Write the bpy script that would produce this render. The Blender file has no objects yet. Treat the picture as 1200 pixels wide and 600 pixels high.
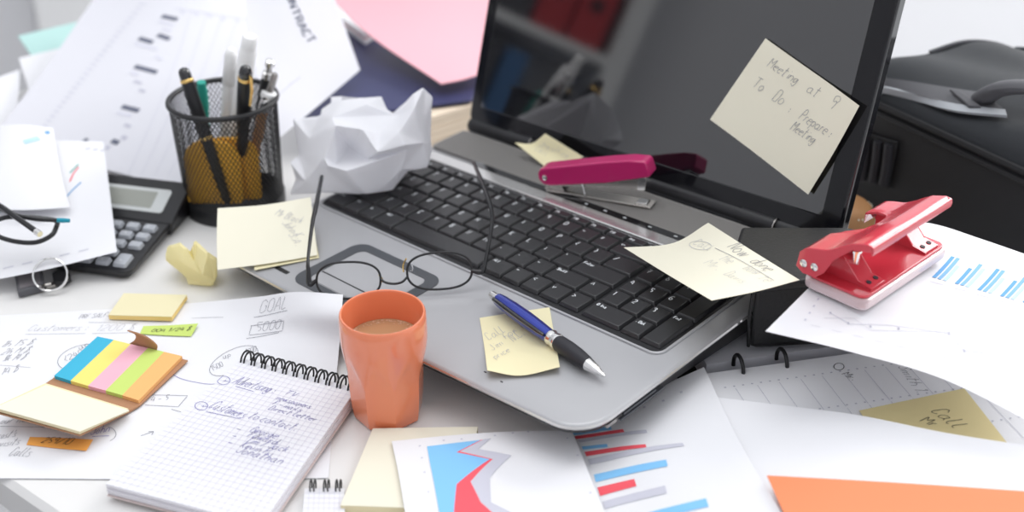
import bpy, math, random
import numpy as np
from mathutils import Vector, Matrix
random.seed(7)
C = bpy.context.scene.collection
sc = bpy.context.scene

# ------------------------------------------------------------------ camera
F = 1400.0
PITCH = math.radians(29.8)
EYE = np.array([0.0, 0.0, 0.49])            # metres above the desk top (z = 0)
CP, SP = math.cos(PITCH), math.sin(PITCH)

def ray(px, py):
    x = (px - 600) / F
    u = (300 - py) / F
    return np.array([x, CP + u * SP, -SP + u * CP])

def at(px, py, z=0.0):
    """world point at height z above the desk, seen at photo position px, py"""
    r = ray(px, py)
    return EYE + r * ((z - EYE[2]) / r[2])

def on_plane(px, py, p0, n):
    r = ray(px, py)
    return EYE + r * (np.dot(p0 - EYE, n) / np.dot(r, n))

def project(W):
    W = np.asarray(W, float) - EYE
    d = W[..., 1] * CP - W[..., 2] * SP
    u = W[..., 1] * SP + W[..., 2] * CP
    return np.stack([600 + F * W[..., 0] / d, 300 - F * u / d], -1)

cam_data = bpy.data.cameras.new('camera')
cam = bpy.data.objects.new('camera', cam_data)
C.objects.link(cam)
cam.location = EYE
cam.rotation_euler = (math.pi / 2 - PITCH, 0, 0)
cam_data.sensor_width = 36
cam_data.lens = 36 * F / 1200
cam_data.clip_start = 0.02
cam_data.clip_end = 50
cam_data.dof.use_dof = True
cam_data.dof.focus_distance = 0.82
cam_data.dof.aperture_fstop = 4.0
sc.camera = cam

# laptop frame: millimetres on its deck -> world
def rot3(a, b, c):
    ca, sa = math.cos(a), math.sin(a); cb, sb = math.cos(b), math.sin(b); cc, sn = math.cos(c), math.sin(c)
    Rz = np.array([[ca, -sa, 0], [sa, ca, 0], [0, 0, 1]])
    Rx = np.array([[1, 0, 0], [0, cb, -sb], [0, sb, cb]])
    Ry = np.array([[cc, 0, sn], [0, 1, 0], [-sn, 0, cc]])
    return Rz @ Rx @ Ry
LR = rot3(math.radians(-44.09), math.radians(3.015), math.radians(-2.959))
LT = np.array([-.11214, .89857, .0335])
def lap(x, y, z=0.0):
    return LR @ (np.array([x, y, z]) * .001) + LT
def lap_px(px, py, z=0.0):
    """point z mm above the laptop deck seen at px, py"""
    n = LR[:, 2]
    return on_plane(px, py, LT + n * z * .001, n)

# ------------------------------------------------------------------ materials
def mat(name, col, rough=.5, metal=0.0, spec=.5, coat=0.0, bump=0.0, bscale=200, alpha=1.0, trans=0.0, ior=1.45, vary=0.0, vscale=30, coat_ior=1.5):
    m = bpy.data.materials.new(name); m.use_nodes = True
    nt = m.node_tree; b = nt.nodes['Principled BSDF']
    b.inputs['Base Color'].default_value = (*col, 1)
    b.inputs['Roughness'].default_value = rough
    b.inputs['Metallic'].default_value = metal
    b.inputs['Specular IOR Level'].default_value = spec
    b.inputs['Coat Weight'].default_value = coat
    b.inputs['Coat Roughness'].default_value = .05
    b.inputs['Coat IOR'].default_value = coat_ior
    b.inputs['Transmission Weight'].default_value = trans
    b.inputs['IOR'].default_value = ior
    b.inputs['Alpha'].default_value = alpha
    tc = nt.nodes.new('ShaderNodeTexCoord')
    if bump:
        n = nt.nodes.new('ShaderNodeTexNoise'); n.inputs['Scale'].default_value = bscale; n.inputs['Detail'].default_value = 4
        bp = nt.nodes.new('ShaderNodeBump'); bp.inputs['Strength'].default_value = bump; bp.inputs['Distance'].default_value = .001
        nt.links.new(tc.outputs['Object'], n.inputs['Vector'])
        nt.links.new(n.outputs['Fac'], bp.inputs['Height']); nt.links.new(bp.outputs['Normal'], b.inputs['Normal'])
    if vary:
        n = nt.nodes.new('ShaderNodeTexNoise'); n.inputs['Scale'].default_value = vscale; n.inputs['Detail'].default_value = 5
        r = nt.nodes.new('ShaderNodeMix'); r.data_type = 'RGBA'
        r.inputs['A'].default_value = (*[c * (1 - vary) for c in col], 1)
        r.inputs['B'].default_value = (*[min(1, c * (1 + vary)) for c in col], 1)
        nt.links.new(tc.outputs['Object'], n.inputs['Vector'])
        nt.links.new(n.outputs['Fac'], r.inputs['Factor']); nt.links.new(r.outputs['Result'], b.inputs['Base Color'])
    return m

def paper_mat(name, col, trans=.12, rough=.7):
    m = bpy.data.materials.new(name); m.use_nodes = True
    nt = m.node_tree; b = nt.nodes['Principled BSDF']
    b.inputs['Base Color'].default_value = (*col, 1); b.inputs['Roughness'].default_value = rough
    b.inputs['Specular IOR Level'].default_value = .3
    tl = nt.nodes.new('ShaderNodeBsdfTranslucent'); tl.inputs['Color'].default_value = (*col, 1)
    mx = nt.nodes.new('ShaderNodeMixShader'); mx.inputs[0].default_value = trans
    nt.links.new(b.outputs[0], mx.inputs[1]); nt.links.new(tl.outputs[0], mx.inputs[2])
    nt.links.new(mx.outputs[0], nt.nodes['Material Output'].inputs['Surface'])
    tc = nt.nodes.new('ShaderNodeTexCoord')
    n = nt.nodes.new('ShaderNodeTexNoise'); n.inputs['Scale'].default_value = 25; n.inputs['Detail'].default_value = 3
    bp = nt.nodes.new('ShaderNodeBump'); bp.inputs['Strength'].default_value = .25; bp.inputs['Distance'].default_value = .001
    nt.links.new(tc.outputs['Object'], n.inputs['Vector'])
    nt.links.new(n.outputs['Fac'], bp.inputs['Height']); nt.links.new(bp.outputs['Normal'], b.inputs['Normal'])
    return m

M = {}
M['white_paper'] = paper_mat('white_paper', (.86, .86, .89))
M['shade_paper'] = paper_mat('shaded_white_paper', (.73, .73, .78))  # greyed copy of the white paper: shading is put into the colour
M['ball_paper'] = paper_mat('crumpled_white_paper', (.92, .92, .95), .3)
M['note'] = paper_mat('sticky_note_yellow', (.86, .79, .52))
M['note_pale'] = paper_mat('sticky_note_cream', (.88, .845, .70))
M['note_dull'] = paper_mat('sticky_note_ochre', (.80, .68, .36))
M['yellow'] = paper_mat('yellow_paper', (.97, .90, .56), .4)
M['teal_card'] = paper_mat('teal_card', (.50, .74, .71))
M['pink_card'] = paper_mat('pink_card', (.86, .47, .53))
M['navy_card'] = mat('navy_card', (.028, .032, .10), .45, bump=.1, bscale=300)
M['orange_card'] = paper_mat('orange_card', (.86, .27, .125))
M['beige_card'] = paper_mat('beige_card', (.68, .57, .45), 0)
M['kraft'] = mat('kraft_card', (.42, .22, .12), .8, bump=.2, bscale=400, vary=.12, vscale=120)
M['grid_line'] = mat('grid_line', (.70, .69, .79), .8)
M['grey_print'] = mat('grey_print', (.50, .50, .58), .8)
M['dark_print'] = mat('dark_print', (.12, .13, .18), .8)
M['lightgrey_print'] = mat('light_grey_print', (.62, .62, .70), .8)
M['pencil'] = mat('pencil_line', (.24, .24, .28), .8)
M['faint_pencil'] = mat('faint_pencil_line', (.46, .46, .50), .8)
M['blue_ink'] = mat('blue_ink', (.16, .15, .46), .6)
M['black_ink'] = mat('black_ink', (.02, .02, .03), .6)
M['chart_blue'] = mat('chart_blue', (.10, .32, .62), .7)
M['chart_lightblue'] = mat('chart_light_blue', (.44, .64, .82), .7)
M['chart_red'] = mat('chart_red', (.84, .10, .13), .7)
M['chart_grey'] = mat('chart_grey', (.50, .50, .59), .7)
M['desk'] = mat('desk_laminate', (.74, .73, .72), .28, spec=.5, bump=.02, bscale=60)
M['desk_edge'] = mat('desk_edge_band', (.62, .61, .60), .4)
M['steel'] = mat('steel', (.42, .40, .38), .22, 1.0)
M['chrome'] = mat('chrome', (.80, .79, .78), .12, 1.0)
M['gold'] = mat('gold', (.80, .55, .20), .25, 1.0)
M['black_plastic'] = mat('black_plastic', (.012, .012, .014), .35)
M['black_gloss'] = mat('glossy_black', (.006, .006, .008), .06, coat=1.0)
M['bezel'] = mat('black_bezel', (.005, .005, .007), .12, spec=.25, coat=.25)
M['screen'] = mat('dark_screen_glass', (.004, .004, .006), .04, spec=.7, coat=1.0, coat_ior=1.7)
M['black_metal'] = mat('black_enamelled_metal', (.015, .015, .017), .35, spec=.5)
M['key'] = mat('black_key', (.019, .019, .021), .34, spec=.6)
M['legend'] = mat('key_legend', (.62, .64, .66), .5)
M['silver'] = mat('silver_lacquer', (.40, .40, .415), .35, .2, coat=.25, vary=.02, vscale=40)
M['silver_rim'] = mat('silver_rim', (.70, .69, .68), .18, .8)
M['grille'] = mat('speaker_mesh', (.27, .26, .25), .5, .3)
M['dark_grey'] = mat('dark_grey_plastic', (.06, .065, .075), .35)
M['magenta'] = mat('magenta_lacquer', (.50, .016, .135), .28, coat=.5)
M['red'] = mat('red_lacquer', (.62, .045, .07), .22, coat=.6)
M['pink_clear'] = mat('milky_plastic_tray', (.74, .58, .60), .3, trans=.25, ior=1.4)
M['orange_glaze'] = mat('orange_glaze', (.80, .232, .110), .22, coat=.7)
M['coffee'] = mat('milky_coffee', (.46, .27, .14), .3)
M['foam'] = mat('coffee_foam', (.62, .42, .28), .7, bump=.6, bscale=500)
M['blue_pen'] = mat('blue_metal', (.03, .05, .36), .2, .6, coat=.6)
M['rubber'] = mat('black_rubber', (.02, .02, .026), .55, bump=.1, bscale=600)
M['white_plastic'] = mat('white_plastic', (.90, .90, .90), .3)
M['grey_plastic'] = mat('grey_key_plastic', (.42, .44, .48), .4)
M['lcd'] = mat('lcd_grey', (.30, .31, .28), .3)
M['lcd_frame'] = mat('lcd_frame', (.55, .57, .57), .35)
M['green_plastic'] = mat('green_plastic', (.02, .33, .26), .35)
M['teal_plastic'] = mat('teal_plastic', (.0, .25, .35), .35)
M['sponge'] = mat('orange_note_block', (.90, .47, .045), .7, bump=.2)
M['leather'] = mat('black_leather', (.017, .017, .018), .42, bump=.35, bscale=420)
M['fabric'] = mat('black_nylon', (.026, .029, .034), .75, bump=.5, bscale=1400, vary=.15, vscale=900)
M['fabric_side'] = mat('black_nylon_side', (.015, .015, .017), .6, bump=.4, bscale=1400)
M['strap'] = mat('grey_strap', (.10, .10, .11), .7, bump=.4, bscale=1200)
M['strap_edge'] = mat('pale_strap_edge', (.42, .44, .47), .6)
M['tan'] = mat('tan_leather', (.48, .24, .10), .55, bump=.3, bscale=300)
M['lens'] = mat('clear_lens', (1, 1, 1), .0, trans=1.0, ior=1.05, spec=.5)
M['wall'] = mat('wall_paint', (.80, .80, .82), .9, bump=.05, bscale=80)
M['wall_grey'] = mat('grey_wall_paint', (.66, .66, .68), .9, bump=.05, bscale=80)
M['floor'] = mat('floor_grey', (.60, .60, .61), .6, vary=.05, vscale=12)
M['trim'] = mat('white_trim_paint', (.86, .86, .86), .5)
M['shelf'] = mat('white_shelf_board', (.75, .75, .75), .5)
M['red_card'] = mat('red_binder_board', (.45, .03, .035), .5)
M['grey_card'] = mat('dark_grey_binder_board', (.06, .06, .065), .5)
M['blue_card'] = mat('blue_binder_board', (.05, .14, .30), .5)

# ------------------------------------------------------------------ mesh builder
BASE = {}

class MB:
    def __init__(s):
        s.v = []; s.f = []; s.mi = []; s.mats = []
    def m(s, material):
        if material not in s.mats: s.mats.append(material)
        return s.mats.index(material)
    def add(s, verts, faces, material):
        b = len(s.v); k = s.m(material)
        s.v.extend([tuple(map(float, p)) for p in verts])
        for f in faces:
            s.f.append(tuple(b + i for i in f)); s.mi.append(k)
        return b
    def build(s, name, parent=None, smooth=False, bevel=0.0, seg=2, sub=0, loc=None, angle=40):
        me = bpy.data.meshes.new(name)
        if parent is not None:
            base = BASE[parent.name]
        else:
            a = np.array(s.v)
            base = np.array(loc) if loc is not None else np.array([(a[:, 0].min() + a[:, 0].max()) / 2, (a[:, 1].min() + a[:, 1].max()) / 2, a[:, 2].min()])
        me.from_pydata([tuple(np.array(p) - base) for p in s.v], [], s.f)
        for q in s.mats: me.materials.append(q)
        me.polygons.foreach_set('material_index', s.mi)
        o = bpy.data.objects.new(name, me); C.objects.link(o)
        if parent is not None: o.parent = parent
        else: o.location = base
        BASE[o.name] = base
        if bevel:
            bm = o.modifiers.new('bevel', 'BEVEL'); bm.width = bevel; bm.segments = seg; bm.limit_method = 'ANGLE'; bm.angle_limit = math.radians(angle)
        if sub:
            sm = o.modifiers.new('sub', 'SUBSURF'); sm.levels = sub; sm.render_levels = sub
        if smooth or bevel:
            me.polygons.foreach_set('use_smooth', [True] * len(me.polygons))
            try: me.set_sharp_from_angle(angle=math.radians(angle if not sub else 180))
            except Exception: pass
        me.update()
        return o

def thing(name, label, cat, loc, group=None):
    o = bpy.data.objects.new(name, None); C.objects.link(o)
    o.location = tuple(map(float, loc)); o.empty_display_size = .02
    o['label'] = label; o['category'] = cat
    if group: o['group'] = group
    BASE[o.name] = np.array(loc, float)
    return o
def tag(o, label, cat, group=None):
    o['label'] = label; o['category'] = cat
    if group: o['group'] = group
    return o
def struct(o):
    o['kind'] = 'structure'; return o

V = lambda *a: np.array(a, float)
def unit(v): 
    v = np.asarray(v, float); return v / np.linalg.norm(v)

def prism(mb, poly_bottom, poly_top, material):
    """closed solid between two polygons with the same number of points"""
    n = len(poly_bottom)
    vs = list(poly_bottom) + list(poly_top)
    fs = [tuple(range(n - 1, -1, -1)), tuple(range(n, 2 * n))]
    for i in range(n):
        j = (i + 1) % n
        fs.append((i, j, n + j, n + i))
    mb.add(vs, fs, material)

def frame_box(mb, o, ax, ay, az, x0, x1, y0, y1, z0, z1, material):
    P = lambda x, y, z: o + ax * x + ay * y + az * z
    prism(mb, [P(x0, y0, z0), P(x1, y0, z0), P(x1, y1, z0), P(x0, y1, z0)],
          [P(x0, y0, z1), P(x1, y0, z1), P(x1, y1, z1), P(x0, y1, z1)], material)

EX, EY, EZ = V(1, 0, 0), V(0, 1, 0), V(0, 0, 1)
def wbox(mb, x0, x1, y0, y1, z0, z1, material):
    frame_box(mb, V(0, 0, 0), EX, EY, EZ, x0, x1, y0, y1, z0, z1, material)

def rrect(x0, x1, y0, y1, r, n=6):
    """rounded rectangle, counter-clockwise; r one radius or four (bl, br, tr, tl)"""
    if not isinstance(r, (tuple, list)): r = (r,) * 4
    pts = []
    for (cx, cy, a0, q) in ((x0 + r[0], y0 + r[0], 180, r[0]), (x1 - r[1], y0 + r[1], 270, r[1]), (x1 - r[2], y1 - r[2], 0, r[2]), (x0 + r[3], y1 - r[3], 90, r[3])):
        for k in range(n + 1):
            a = math.radians(a0 + 90 * k / n)
            pts.append((cx + q * math.cos(a), cy + q * math.sin(a)))
    return pts

def catmull(pts, n=8, closed=False):
    P = [np.asarray(p, float) for p in pts]; out = []
    m = len(P); segs = m if closed else m - 1
    for i in range(segs):
        if closed: p0, p1, p2, p3 = P[(i - 1) % m], P[i], P[(i + 1) % m], P[(i + 2) % m]
        else:
            p1, p2 = P[i], P[i + 1]
            p0 = P[i - 1] if i > 0 else 2 * p1 - p2
            p3 = P[i + 2] if i + 2 < m else 2 * p2 - p1
        for k in range(n):
            t = k / n
            out.append(.5 * ((2 * p1) + (p2 - p0) * t + (2 * p0 - 5 * p1 + 4 * p2 - p3) * t * t + (3 * p1 - p0 - 3 * p2 + p3) * t ** 3))
    if not closed: out.append(P[-1])
    return out

def tube(mb, pts, r, material, n=8, closed=False, flat=None):
    """round tube along 3-D points; r a number or one per point; flat=(normal, k) squeezes it along a direction"""
    P = [np.asarray(p, float) for p in pts]; m = len(P)
    R = r if hasattr(r, '__len__') else [r] * m
    ref = None; rings = []
    for i in range(m):
        if closed: t = P[(i + 1) % m] - P[(i - 1) % m]
        else: t = P[min(i + 1, m - 1)] - P[max(i - 1, 0)]
        t = unit(t)
        if ref is None:
            ref = np.cross(t, EZ) if abs(t[2]) < .9 else np.cross(t, EX)
        a = unit(ref - t * np.dot(ref, t)); b = np.cross(t, a); ref = a
        ring = []
        for k in range(n):
            w = 2 * math.pi * k / n
            d = a * math.cos(w) + b * math.sin(w)
            if flat is not None:
                d = d - flat[0] * np.dot(d, flat[0]) * (1 - flat[1])
            ring.append(P[i] + d * R[i])
        rings.append(ring)
    vs = [q for ring in rings for q in ring]; fs = []
    for i in range(m if closed else m - 1):
        j = (i + 1) % m
        for k in range(n):
            l = (k + 1) % n
            fs.append((i * n + k, i * n + l, j * n + l, j * n + k))
    if not closed:
        fs.append(tuple(range(n - 1, -1, -1))); fs.append(tuple((m - 1) * n + k for k in range(n)))
    mb.add(vs, fs, material)

def lathe(mb, p0, axis, prof, material, n=24, close=True):
    """profile of (distance along axis, radius) turned about the line p0 + axis"""
    axis = unit(axis)
    a = unit(np.cross(axis, EZ) if abs(axis[2]) < .9 else np.cross(axis, EX)); b = np.cross(axis, a)
    vs = []; fs = []
    for (h, r) in prof:
        for k in range(n):
            w = 2 * math.pi * k / n
            vs.append(p0 + axis * h + (a * math.cos(w) + b * math.sin(w)) * max(r, 1e-5))
    m = len(prof)
    for i in range(m - 1):
        for k in range(n):
            l = (k + 1) % n
            fs.append((i * n + k, i * n + l, (i + 1) * n + l, (i + 1) * n + k))
    if close:
        fs.append(tuple(range(n - 1, -1, -1))); fs.append(tuple((m - 1) * n + k for k in range(n)))
    mb.add(vs, fs, material)

# ------------------------------------------------------------------ sheets
def cr1(P, t):
    m = len(P)
    if m == 2: return P[0] * (1 - t) + P[1] * t
    x = min(max(t, 0), 1) * (m - 1); i = min(int(x), m - 2); f = x - i
    p1, p2 = P[i], P[i + 1]
    p0 = P[i - 1] if i > 0 else 2 * p1 - p2
    p3 = P[i + 2] if i + 2 < m else 2 * p2 - p1
    return .5 * ((2 * p1) + (p2 - p0) * f + (2 * p0 - 5 * p1 + 4 * p2 - p3) * f * f + (3 * p1 - p0 - 3 * p2 + p3) * f ** 3)

class Surf:
    """a bent sheet through a grid of points; rows go down (v), columns to the right (u)"""
    def __init__(s, grid, world=False):
        s.g = [[np.asarray(p, float) if world else at(*p) for p in row] for row in grid]
        c = s.ev(.5, .5); s.sign = 1
        if np.dot(s.nor(.5, .5), EYE - c) < 0: s.sign = -1
        N = 25
        s.su = np.array([[s.ev(i / (N - 1), j / (N - 1)) for i in range(N)] for j in range(N)])
        s.sp = project(s.su)
    def ev(s, u, v):
        return cr1([cr1(r, u) for r in s.g], v)
    def nor(s, u, v):
        e = .004
        n = np.cross(s.ev(min(u + e, 1), v) - s.ev(max(u - e, 0), v), s.ev(u, min(v + e, 1)) - s.ev(u, max(v - e, 0)))
        return unit(n) * (s.sign if hasattr(s, 'sign') else 1)
    def ext(s, u, v):
        """like ev but goes on straight past the edges"""
        uc, vc = min(max(u, 0), 1), min(max(v, 0), 1)
        p = s.ev(uc, vc)
        return p
    def inv(s, px, py):
        d = (s.sp[..., 0] - px) ** 2 + (s.sp[..., 1] - py) ** 2
        j, i = np.unravel_index(np.argmin(d), d.shape)
        u, v = i / 24, j / 24
        for _ in range(8):
            e = 1e-3
            ue, ve = (u + e if u < .5 else u - e), (v + e if v < .5 else v - e)
            p = project(s.ev(u, v))
            Ju = (project(s.ev(ue, v)) - p) / (ue - u); Jv = (project(s.ev(u, ve)) - p) / (ve - v)
            J = np.stack([Ju, Jv], 1)
            try: du = np.linalg.solve(J, np.array([px, py]) - p)
            except Exception: break
            u = min(max(u + du[0], 0), 1); v = min(max(v + du[1], 0), 1)
        return u, v
    def off(s, u, v, h):
        u = min(max(u, 0), 1); v = min(max(v, 0), 1)
        return s.ev(u, v) + s.nor(u, v) * h

def sheet(mb, S, material, nu=20, nv=20, th=.0002):
    vs = []; fs = []
    for side in (0, 1):
        for j in range(nv + 1):
            for i in range(nu + 1):
                p = S.ev(i / nu, j / nv)
                vs.append(p - S.nor(i / nu, j / nv) * (th * side))
    W = nu + 1; N = W * (nv + 1)
    fl = S.sign < 0
    def q(a, b, c, d, flip):
        fs.append((d, c, b, a) if flip else (a, b, c, d))
    for j in range(nv):
        for i in range(nu):
            a = j * W + i
            q(a, a + 1, a + W + 1, a + W, fl)
            q(N + a, N + a + 1, N + a + W + 1, N + a + W, not fl)
    for i in range(nu):
        q(i, i + 1, N + i + 1, N + i, not fl); a = nv * W + i; q(a, a + 1, N + a + 1, N + a, fl)
    for j in range(nv):
        a = j * W; q(a, a + W, N + a + W, N + a, fl); a += nu; q(a, a + W, N + a + W, N + a, not fl)
    mb.add(vs, fs, material)

LIFT = .00035
def ribbon(mb, S, uv, width, material, h=LIFT, closed=False):
    """a drawn line on a sheet: uv points, width in metres"""
    if closed: uv = list(uv) + [uv[0]]
    P = [S.off(u, v, h) for u, v in uv]
    vs = []; fs = []
    for i, p in enumerate(P):
        t = P[min(i + 1, len(P) - 1)] - P[max(i - 1, 0)]
        L = np.linalg.norm(t)
        if L < 1e-9: t = V(1, 0, 0)
        d = np.cross(S.nor(*[min(max(q, 0), 1) for q in uv[i]]), t); L = np.linalg.norm(d)
        d = d / L * width / 2 if L > 1e-12 else V(0, width / 2, 0)
        vs += [p - d, p + d]
    for i in range(len(P) - 1):
        fs.append((2 * i, 2 * i + 2, 2 * i + 3, 2 * i + 1))
    mb.add(vs, fs, material)

def line_px(mb, S, pts, width, material, n=6, smooth=False, h=LIFT, closed=False):
    """a line on sheet S given by photo positions"""
    uv = [np.array(S.inv(*p)) for p in pts]
    if smooth: uv = catmull(uv, n, closed)
    else:
        out = []
        for a, b in zip(uv[:-1], uv[1:]):
            out += [a + (b - a) * k / n for k in range(n)]
        uv = out + [uv[-1]]
    ribbon(mb, S, uv, width * (.75 if width < .0009 else 1), material, h, closed and smooth)

def strip_px(mb, S, A, B, material, n=6, h=LIFT):
    """fill between two polylines with as many points each"""
    A = [np.array(S.inv(*p)) for p in A]; B = [np.array(S.inv(*p)) for p in B]
    def dense(L):
        out = []
        for a, b in zip(L[:-1], L[1:]): out += [a + (b - a) * k / n for k in range(n)]
        return out + [L[-1]]
    A, B = dense(A), dense(B); k = 5
    vs = []; fs = []
    for a, b in zip(A, B):
        for q in range(k + 1):
            vs.append(S.off(*(a + (b - a) * q / k), h))
    for i in range(len(A) - 1):
        for q in range(k):
            c = i * (k + 1) + q
            fs.append((c, c + 1, c + k + 2, c + k + 1))
    mb.add(vs, fs, material)

GL = {
'a': '35150403122233 353342', 'b': '080204152534332202', 'c': '35150403122232', 'd': '3515040312223338 3832', 'e': '0434351504031232', 'f': '38271612 0434',
'g': '3515040312233531201001', 'h': '0802 0415253432', 'i': '1512 1717', 'j': '25211000 2727', 'k': '0802 3503 1432', 'l': '08031222', 'm': '0502 041524 222435 454442',
'n': '0502 0415253432', 'o': '251504031222333425', 'p': '0500 04152534332203', 'q': '35150403122233 3530', 'r': '0502 041525', 's': '35151433321202', 't': '18131222 0636',
'u': '050312223335 353242', 'v': '051235', 'w': '0512253245', 'x': '0532 3502', 'y': '05031222 3531201000', 'z': '05350232',
'A': '022842 1434', 'B': '020828372625 052534332202', 'C': '3728180703122233', 'D': '02082837332202', 'E': '380802 32 0525', 'F': '380802 0525', 'G': '37281807031222333525',
'H': '0802 3832 0535', 'I': '1812', 'J': '3833221203', 'K': '0802 380532', 'L': '080232', 'M': '0208254842', 'N': '02083238', 'O': '180703122233372818', 'P': '02082837362505',
'Q': '180703122233372818 2341', 'R': '02082837362505 2532', 'S': '3728180716253433221203', 'T': '0848 2822', 'U': '080312223338', 'V': '082238', 'W': '0812253248', 'X': '0832 3802', 'Y': '082538 2522', 'Z': '08380232',
'0': '180703122233372818', '1': '071812', '2': '07182837360232', '3': '07182837261526343322 12', '4': '180434 2732', '5': '38081525343322 12', '6': '38180503122233342515', '7': '083812 0535',
'8': '1807162534332212031504 283728', '9': '3526150718283735 3532', ':': '1514 1312', '.': '1213', '-': '0434', '/': '0238', '$': '371807162534332202 1911', '+': '0434 1612', '*': '0636 1517', ',': '1311', '(': '28150422', ')': '08251402', '=': '0535 0333', ';': '1514 1311', "'": '1816', '<': '360432', '>': '063402', '^': '042834', 'v_': '', '!': '1814 1213'}

def glyphs(text):
    out = []; x = 0.0
    for ch in text:
        if ch == ' ': x += 2.6; continue
        g = GL.get(ch)
        if not g: continue
        w = 0
        for st in g.split():
            st = st if len(st) % 2 == 0 else st[:-1]
            if len(st) < 2: continue
            pts = [(int(st[i]), int(st[i + 1]) - 2) for i in range(0, len(st), 2)]
            w = max(w, max(p[0] for p in pts))
            out.append([(x + p[0], p[1]) for p in pts])
        x += w + 1.5
    return out, max(x - 1.5, 1)

def write(mb, S, text, p0, p1, cap, material, width=.0005, slant=.25, jit=.22, smooth=True):
    """handwriting on sheet S from photo position p0 to p1 along the base line; cap = capital height in metres"""
    st, L = glyphs(text)
    a, b = np.array(S.inv(*p0)), np.array(S.inv(*p1))
    A, B = S.ev(*a), S.ev(*b)
    dx = B - A; Lm = np.linalg.norm(dx); dx = dx / Lm
    n = S.nor(*((a + b) / 2)); up = np.cross(n, dx)
    e = 1e-3
    c = (a + b) / 2
    Ju = (S.ev(min(c[0] + e, 1), c[1]) - S.ev(max(c[0] - e, 0), c[1])) / (min(c[0] + e, 1) - max(c[0] - e, 0))
    Jv = (S.ev(c[0], min(c[1] + e, 1)) - S.ev(c[0], max(c[1] - e, 0))) / (min(c[1] + e, 1) - max(c[1] - e, 0))
    J = np.stack([Ju, Jv], 1)
    pin = np.linalg.pinv(J)
    kx, ky = Lm / L, cap / 6.0
    rnd = random.Random(text)
    for pts in st:
        q = [((x + rnd.uniform(-jit, jit)) * kx + (y + 0) * ky * slant, (y + rnd.uniform(-jit, jit)) * ky) for x, y in pts]
        if len(q) == 2 and q[0] == q[1]: q[1] = (q[0][0] + .0003, q[0][1])
        if smooth and len(q) > 2: q = [tuple(p) for p in catmull(q, 4)]
        uv = []
        for x, y in q:
            t = x / Lm
            uv.append(a + (b - a) * t + pin @ (up * y))
        ribbon(mb, S, uv, width * .62, material)

def make_sheet(name, S, material, nu=20, nv=20, th=.0002, parent=None, marks=None):
    mb = MB(); sheet(mb, S, material, nu, nv, th)
    if marks: marks(mb, S)
    return mb.build(name, parent, smooth=True, angle=50)

def pad_solid(mb, quad, h, material, up=EZ, inset=0):
    q = [np.asarray(p, float) for p in quad]
    prism(mb, q, [p + up * h for p in q], material)

# ================================================================== the room
E1, E2 = V(.8, -.6, 0), V(.6, .8, 0)          # along / across the desk
DP = V(-.319, .577, 0)                         # a point on its front edge
def dk(a, b, z=0.0): return DP + E1 * a + E2 * b + EZ * z

mb = MB(); wbox(mb, -1.95, 2.6, -1.7, 2.45, -.80, -.75, M['floor']); struct(mb.build('floor'))
mb = MB(); wbox(mb, -1.95, 2.6, 2.35, 2.45, -.75, 1.95, M['wall']); struct(mb.build('wall_back'))
mb = MB(); wbox(mb, -1.95, -1.85, -1.7, 2.35, -.75, 1.95, M['wall_grey']); struct(mb.build('wall_left'))
mb = MB(); wbox(mb, -1.95, 2.6, -1.8, -1.7, -.75, 1.95, M['wall_grey']); struct(mb.build('wall_front'))
mb = MB(); wbox(mb, -1.85, -.955, 2.315, 2.35, -.75, 1.95, M['wall_grey']); struct(mb.build('trim_1'))
mb = MB(); wbox(mb, -.95, -.78, 2.30, 2.35, -.75, 1.95, M['trim']); struct(mb.build('trim_2', bevel=.006))
mb = MB(); wbox(mb, -.78, 2.6, 2.335, 2.35, -.75, -.67, M['trim']); struct(mb.build('baseboard_back', bevel=.003))

# desk: rounded top slab, edge band, legs
desk = thing('desk', 'white laminate desk covered with papers and office things', 'desk', dk(0, .5, -.75))
def desk_top():
    mb = MB()
    out = rrect(-.56, 1.25, 0, 1.05, .03, 8)
    for (z0, z1, i0, i1, m) in ((-.004, 0, 0, .004, 'desk'), (-.026, -.004, 0, 0, 'desk_edge'), (-.030, -.026, .004, 0, 'desk_edge')):
        lo = [dk(x, y, z0) for x, y in rrect(-.56 + i0, 1.25 - i0, i0, 1.05 - i0, .03, 8)]
        hi = [dk(x, y, z1) for x, y in rrect(-.56 + i1, 1.25 - i1, i1, 1.05 - i1, .03, 8)]
        prism(mb, lo, hi, M[m])
    return mb.build('desk_top', desk)
desk_top()
for (a, b) in ((-.50, .06), (1.19, .06), (-.50, .99), (1.19, .99)):
    mb = MB(); frame_box(mb, DP, E1, E2, EZ, a - .025, a + .025, b - .025, b + .025, -.75, -.03, M['steel']); mb.build('leg', desk, bevel=.003)
mb = MB()
frame_box(mb, DP, E1, E2, EZ, -.47, 1.16, .05, .07, -.09, -.0305, M['desk_edge']); mb.build('front_rail', desk)

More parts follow.
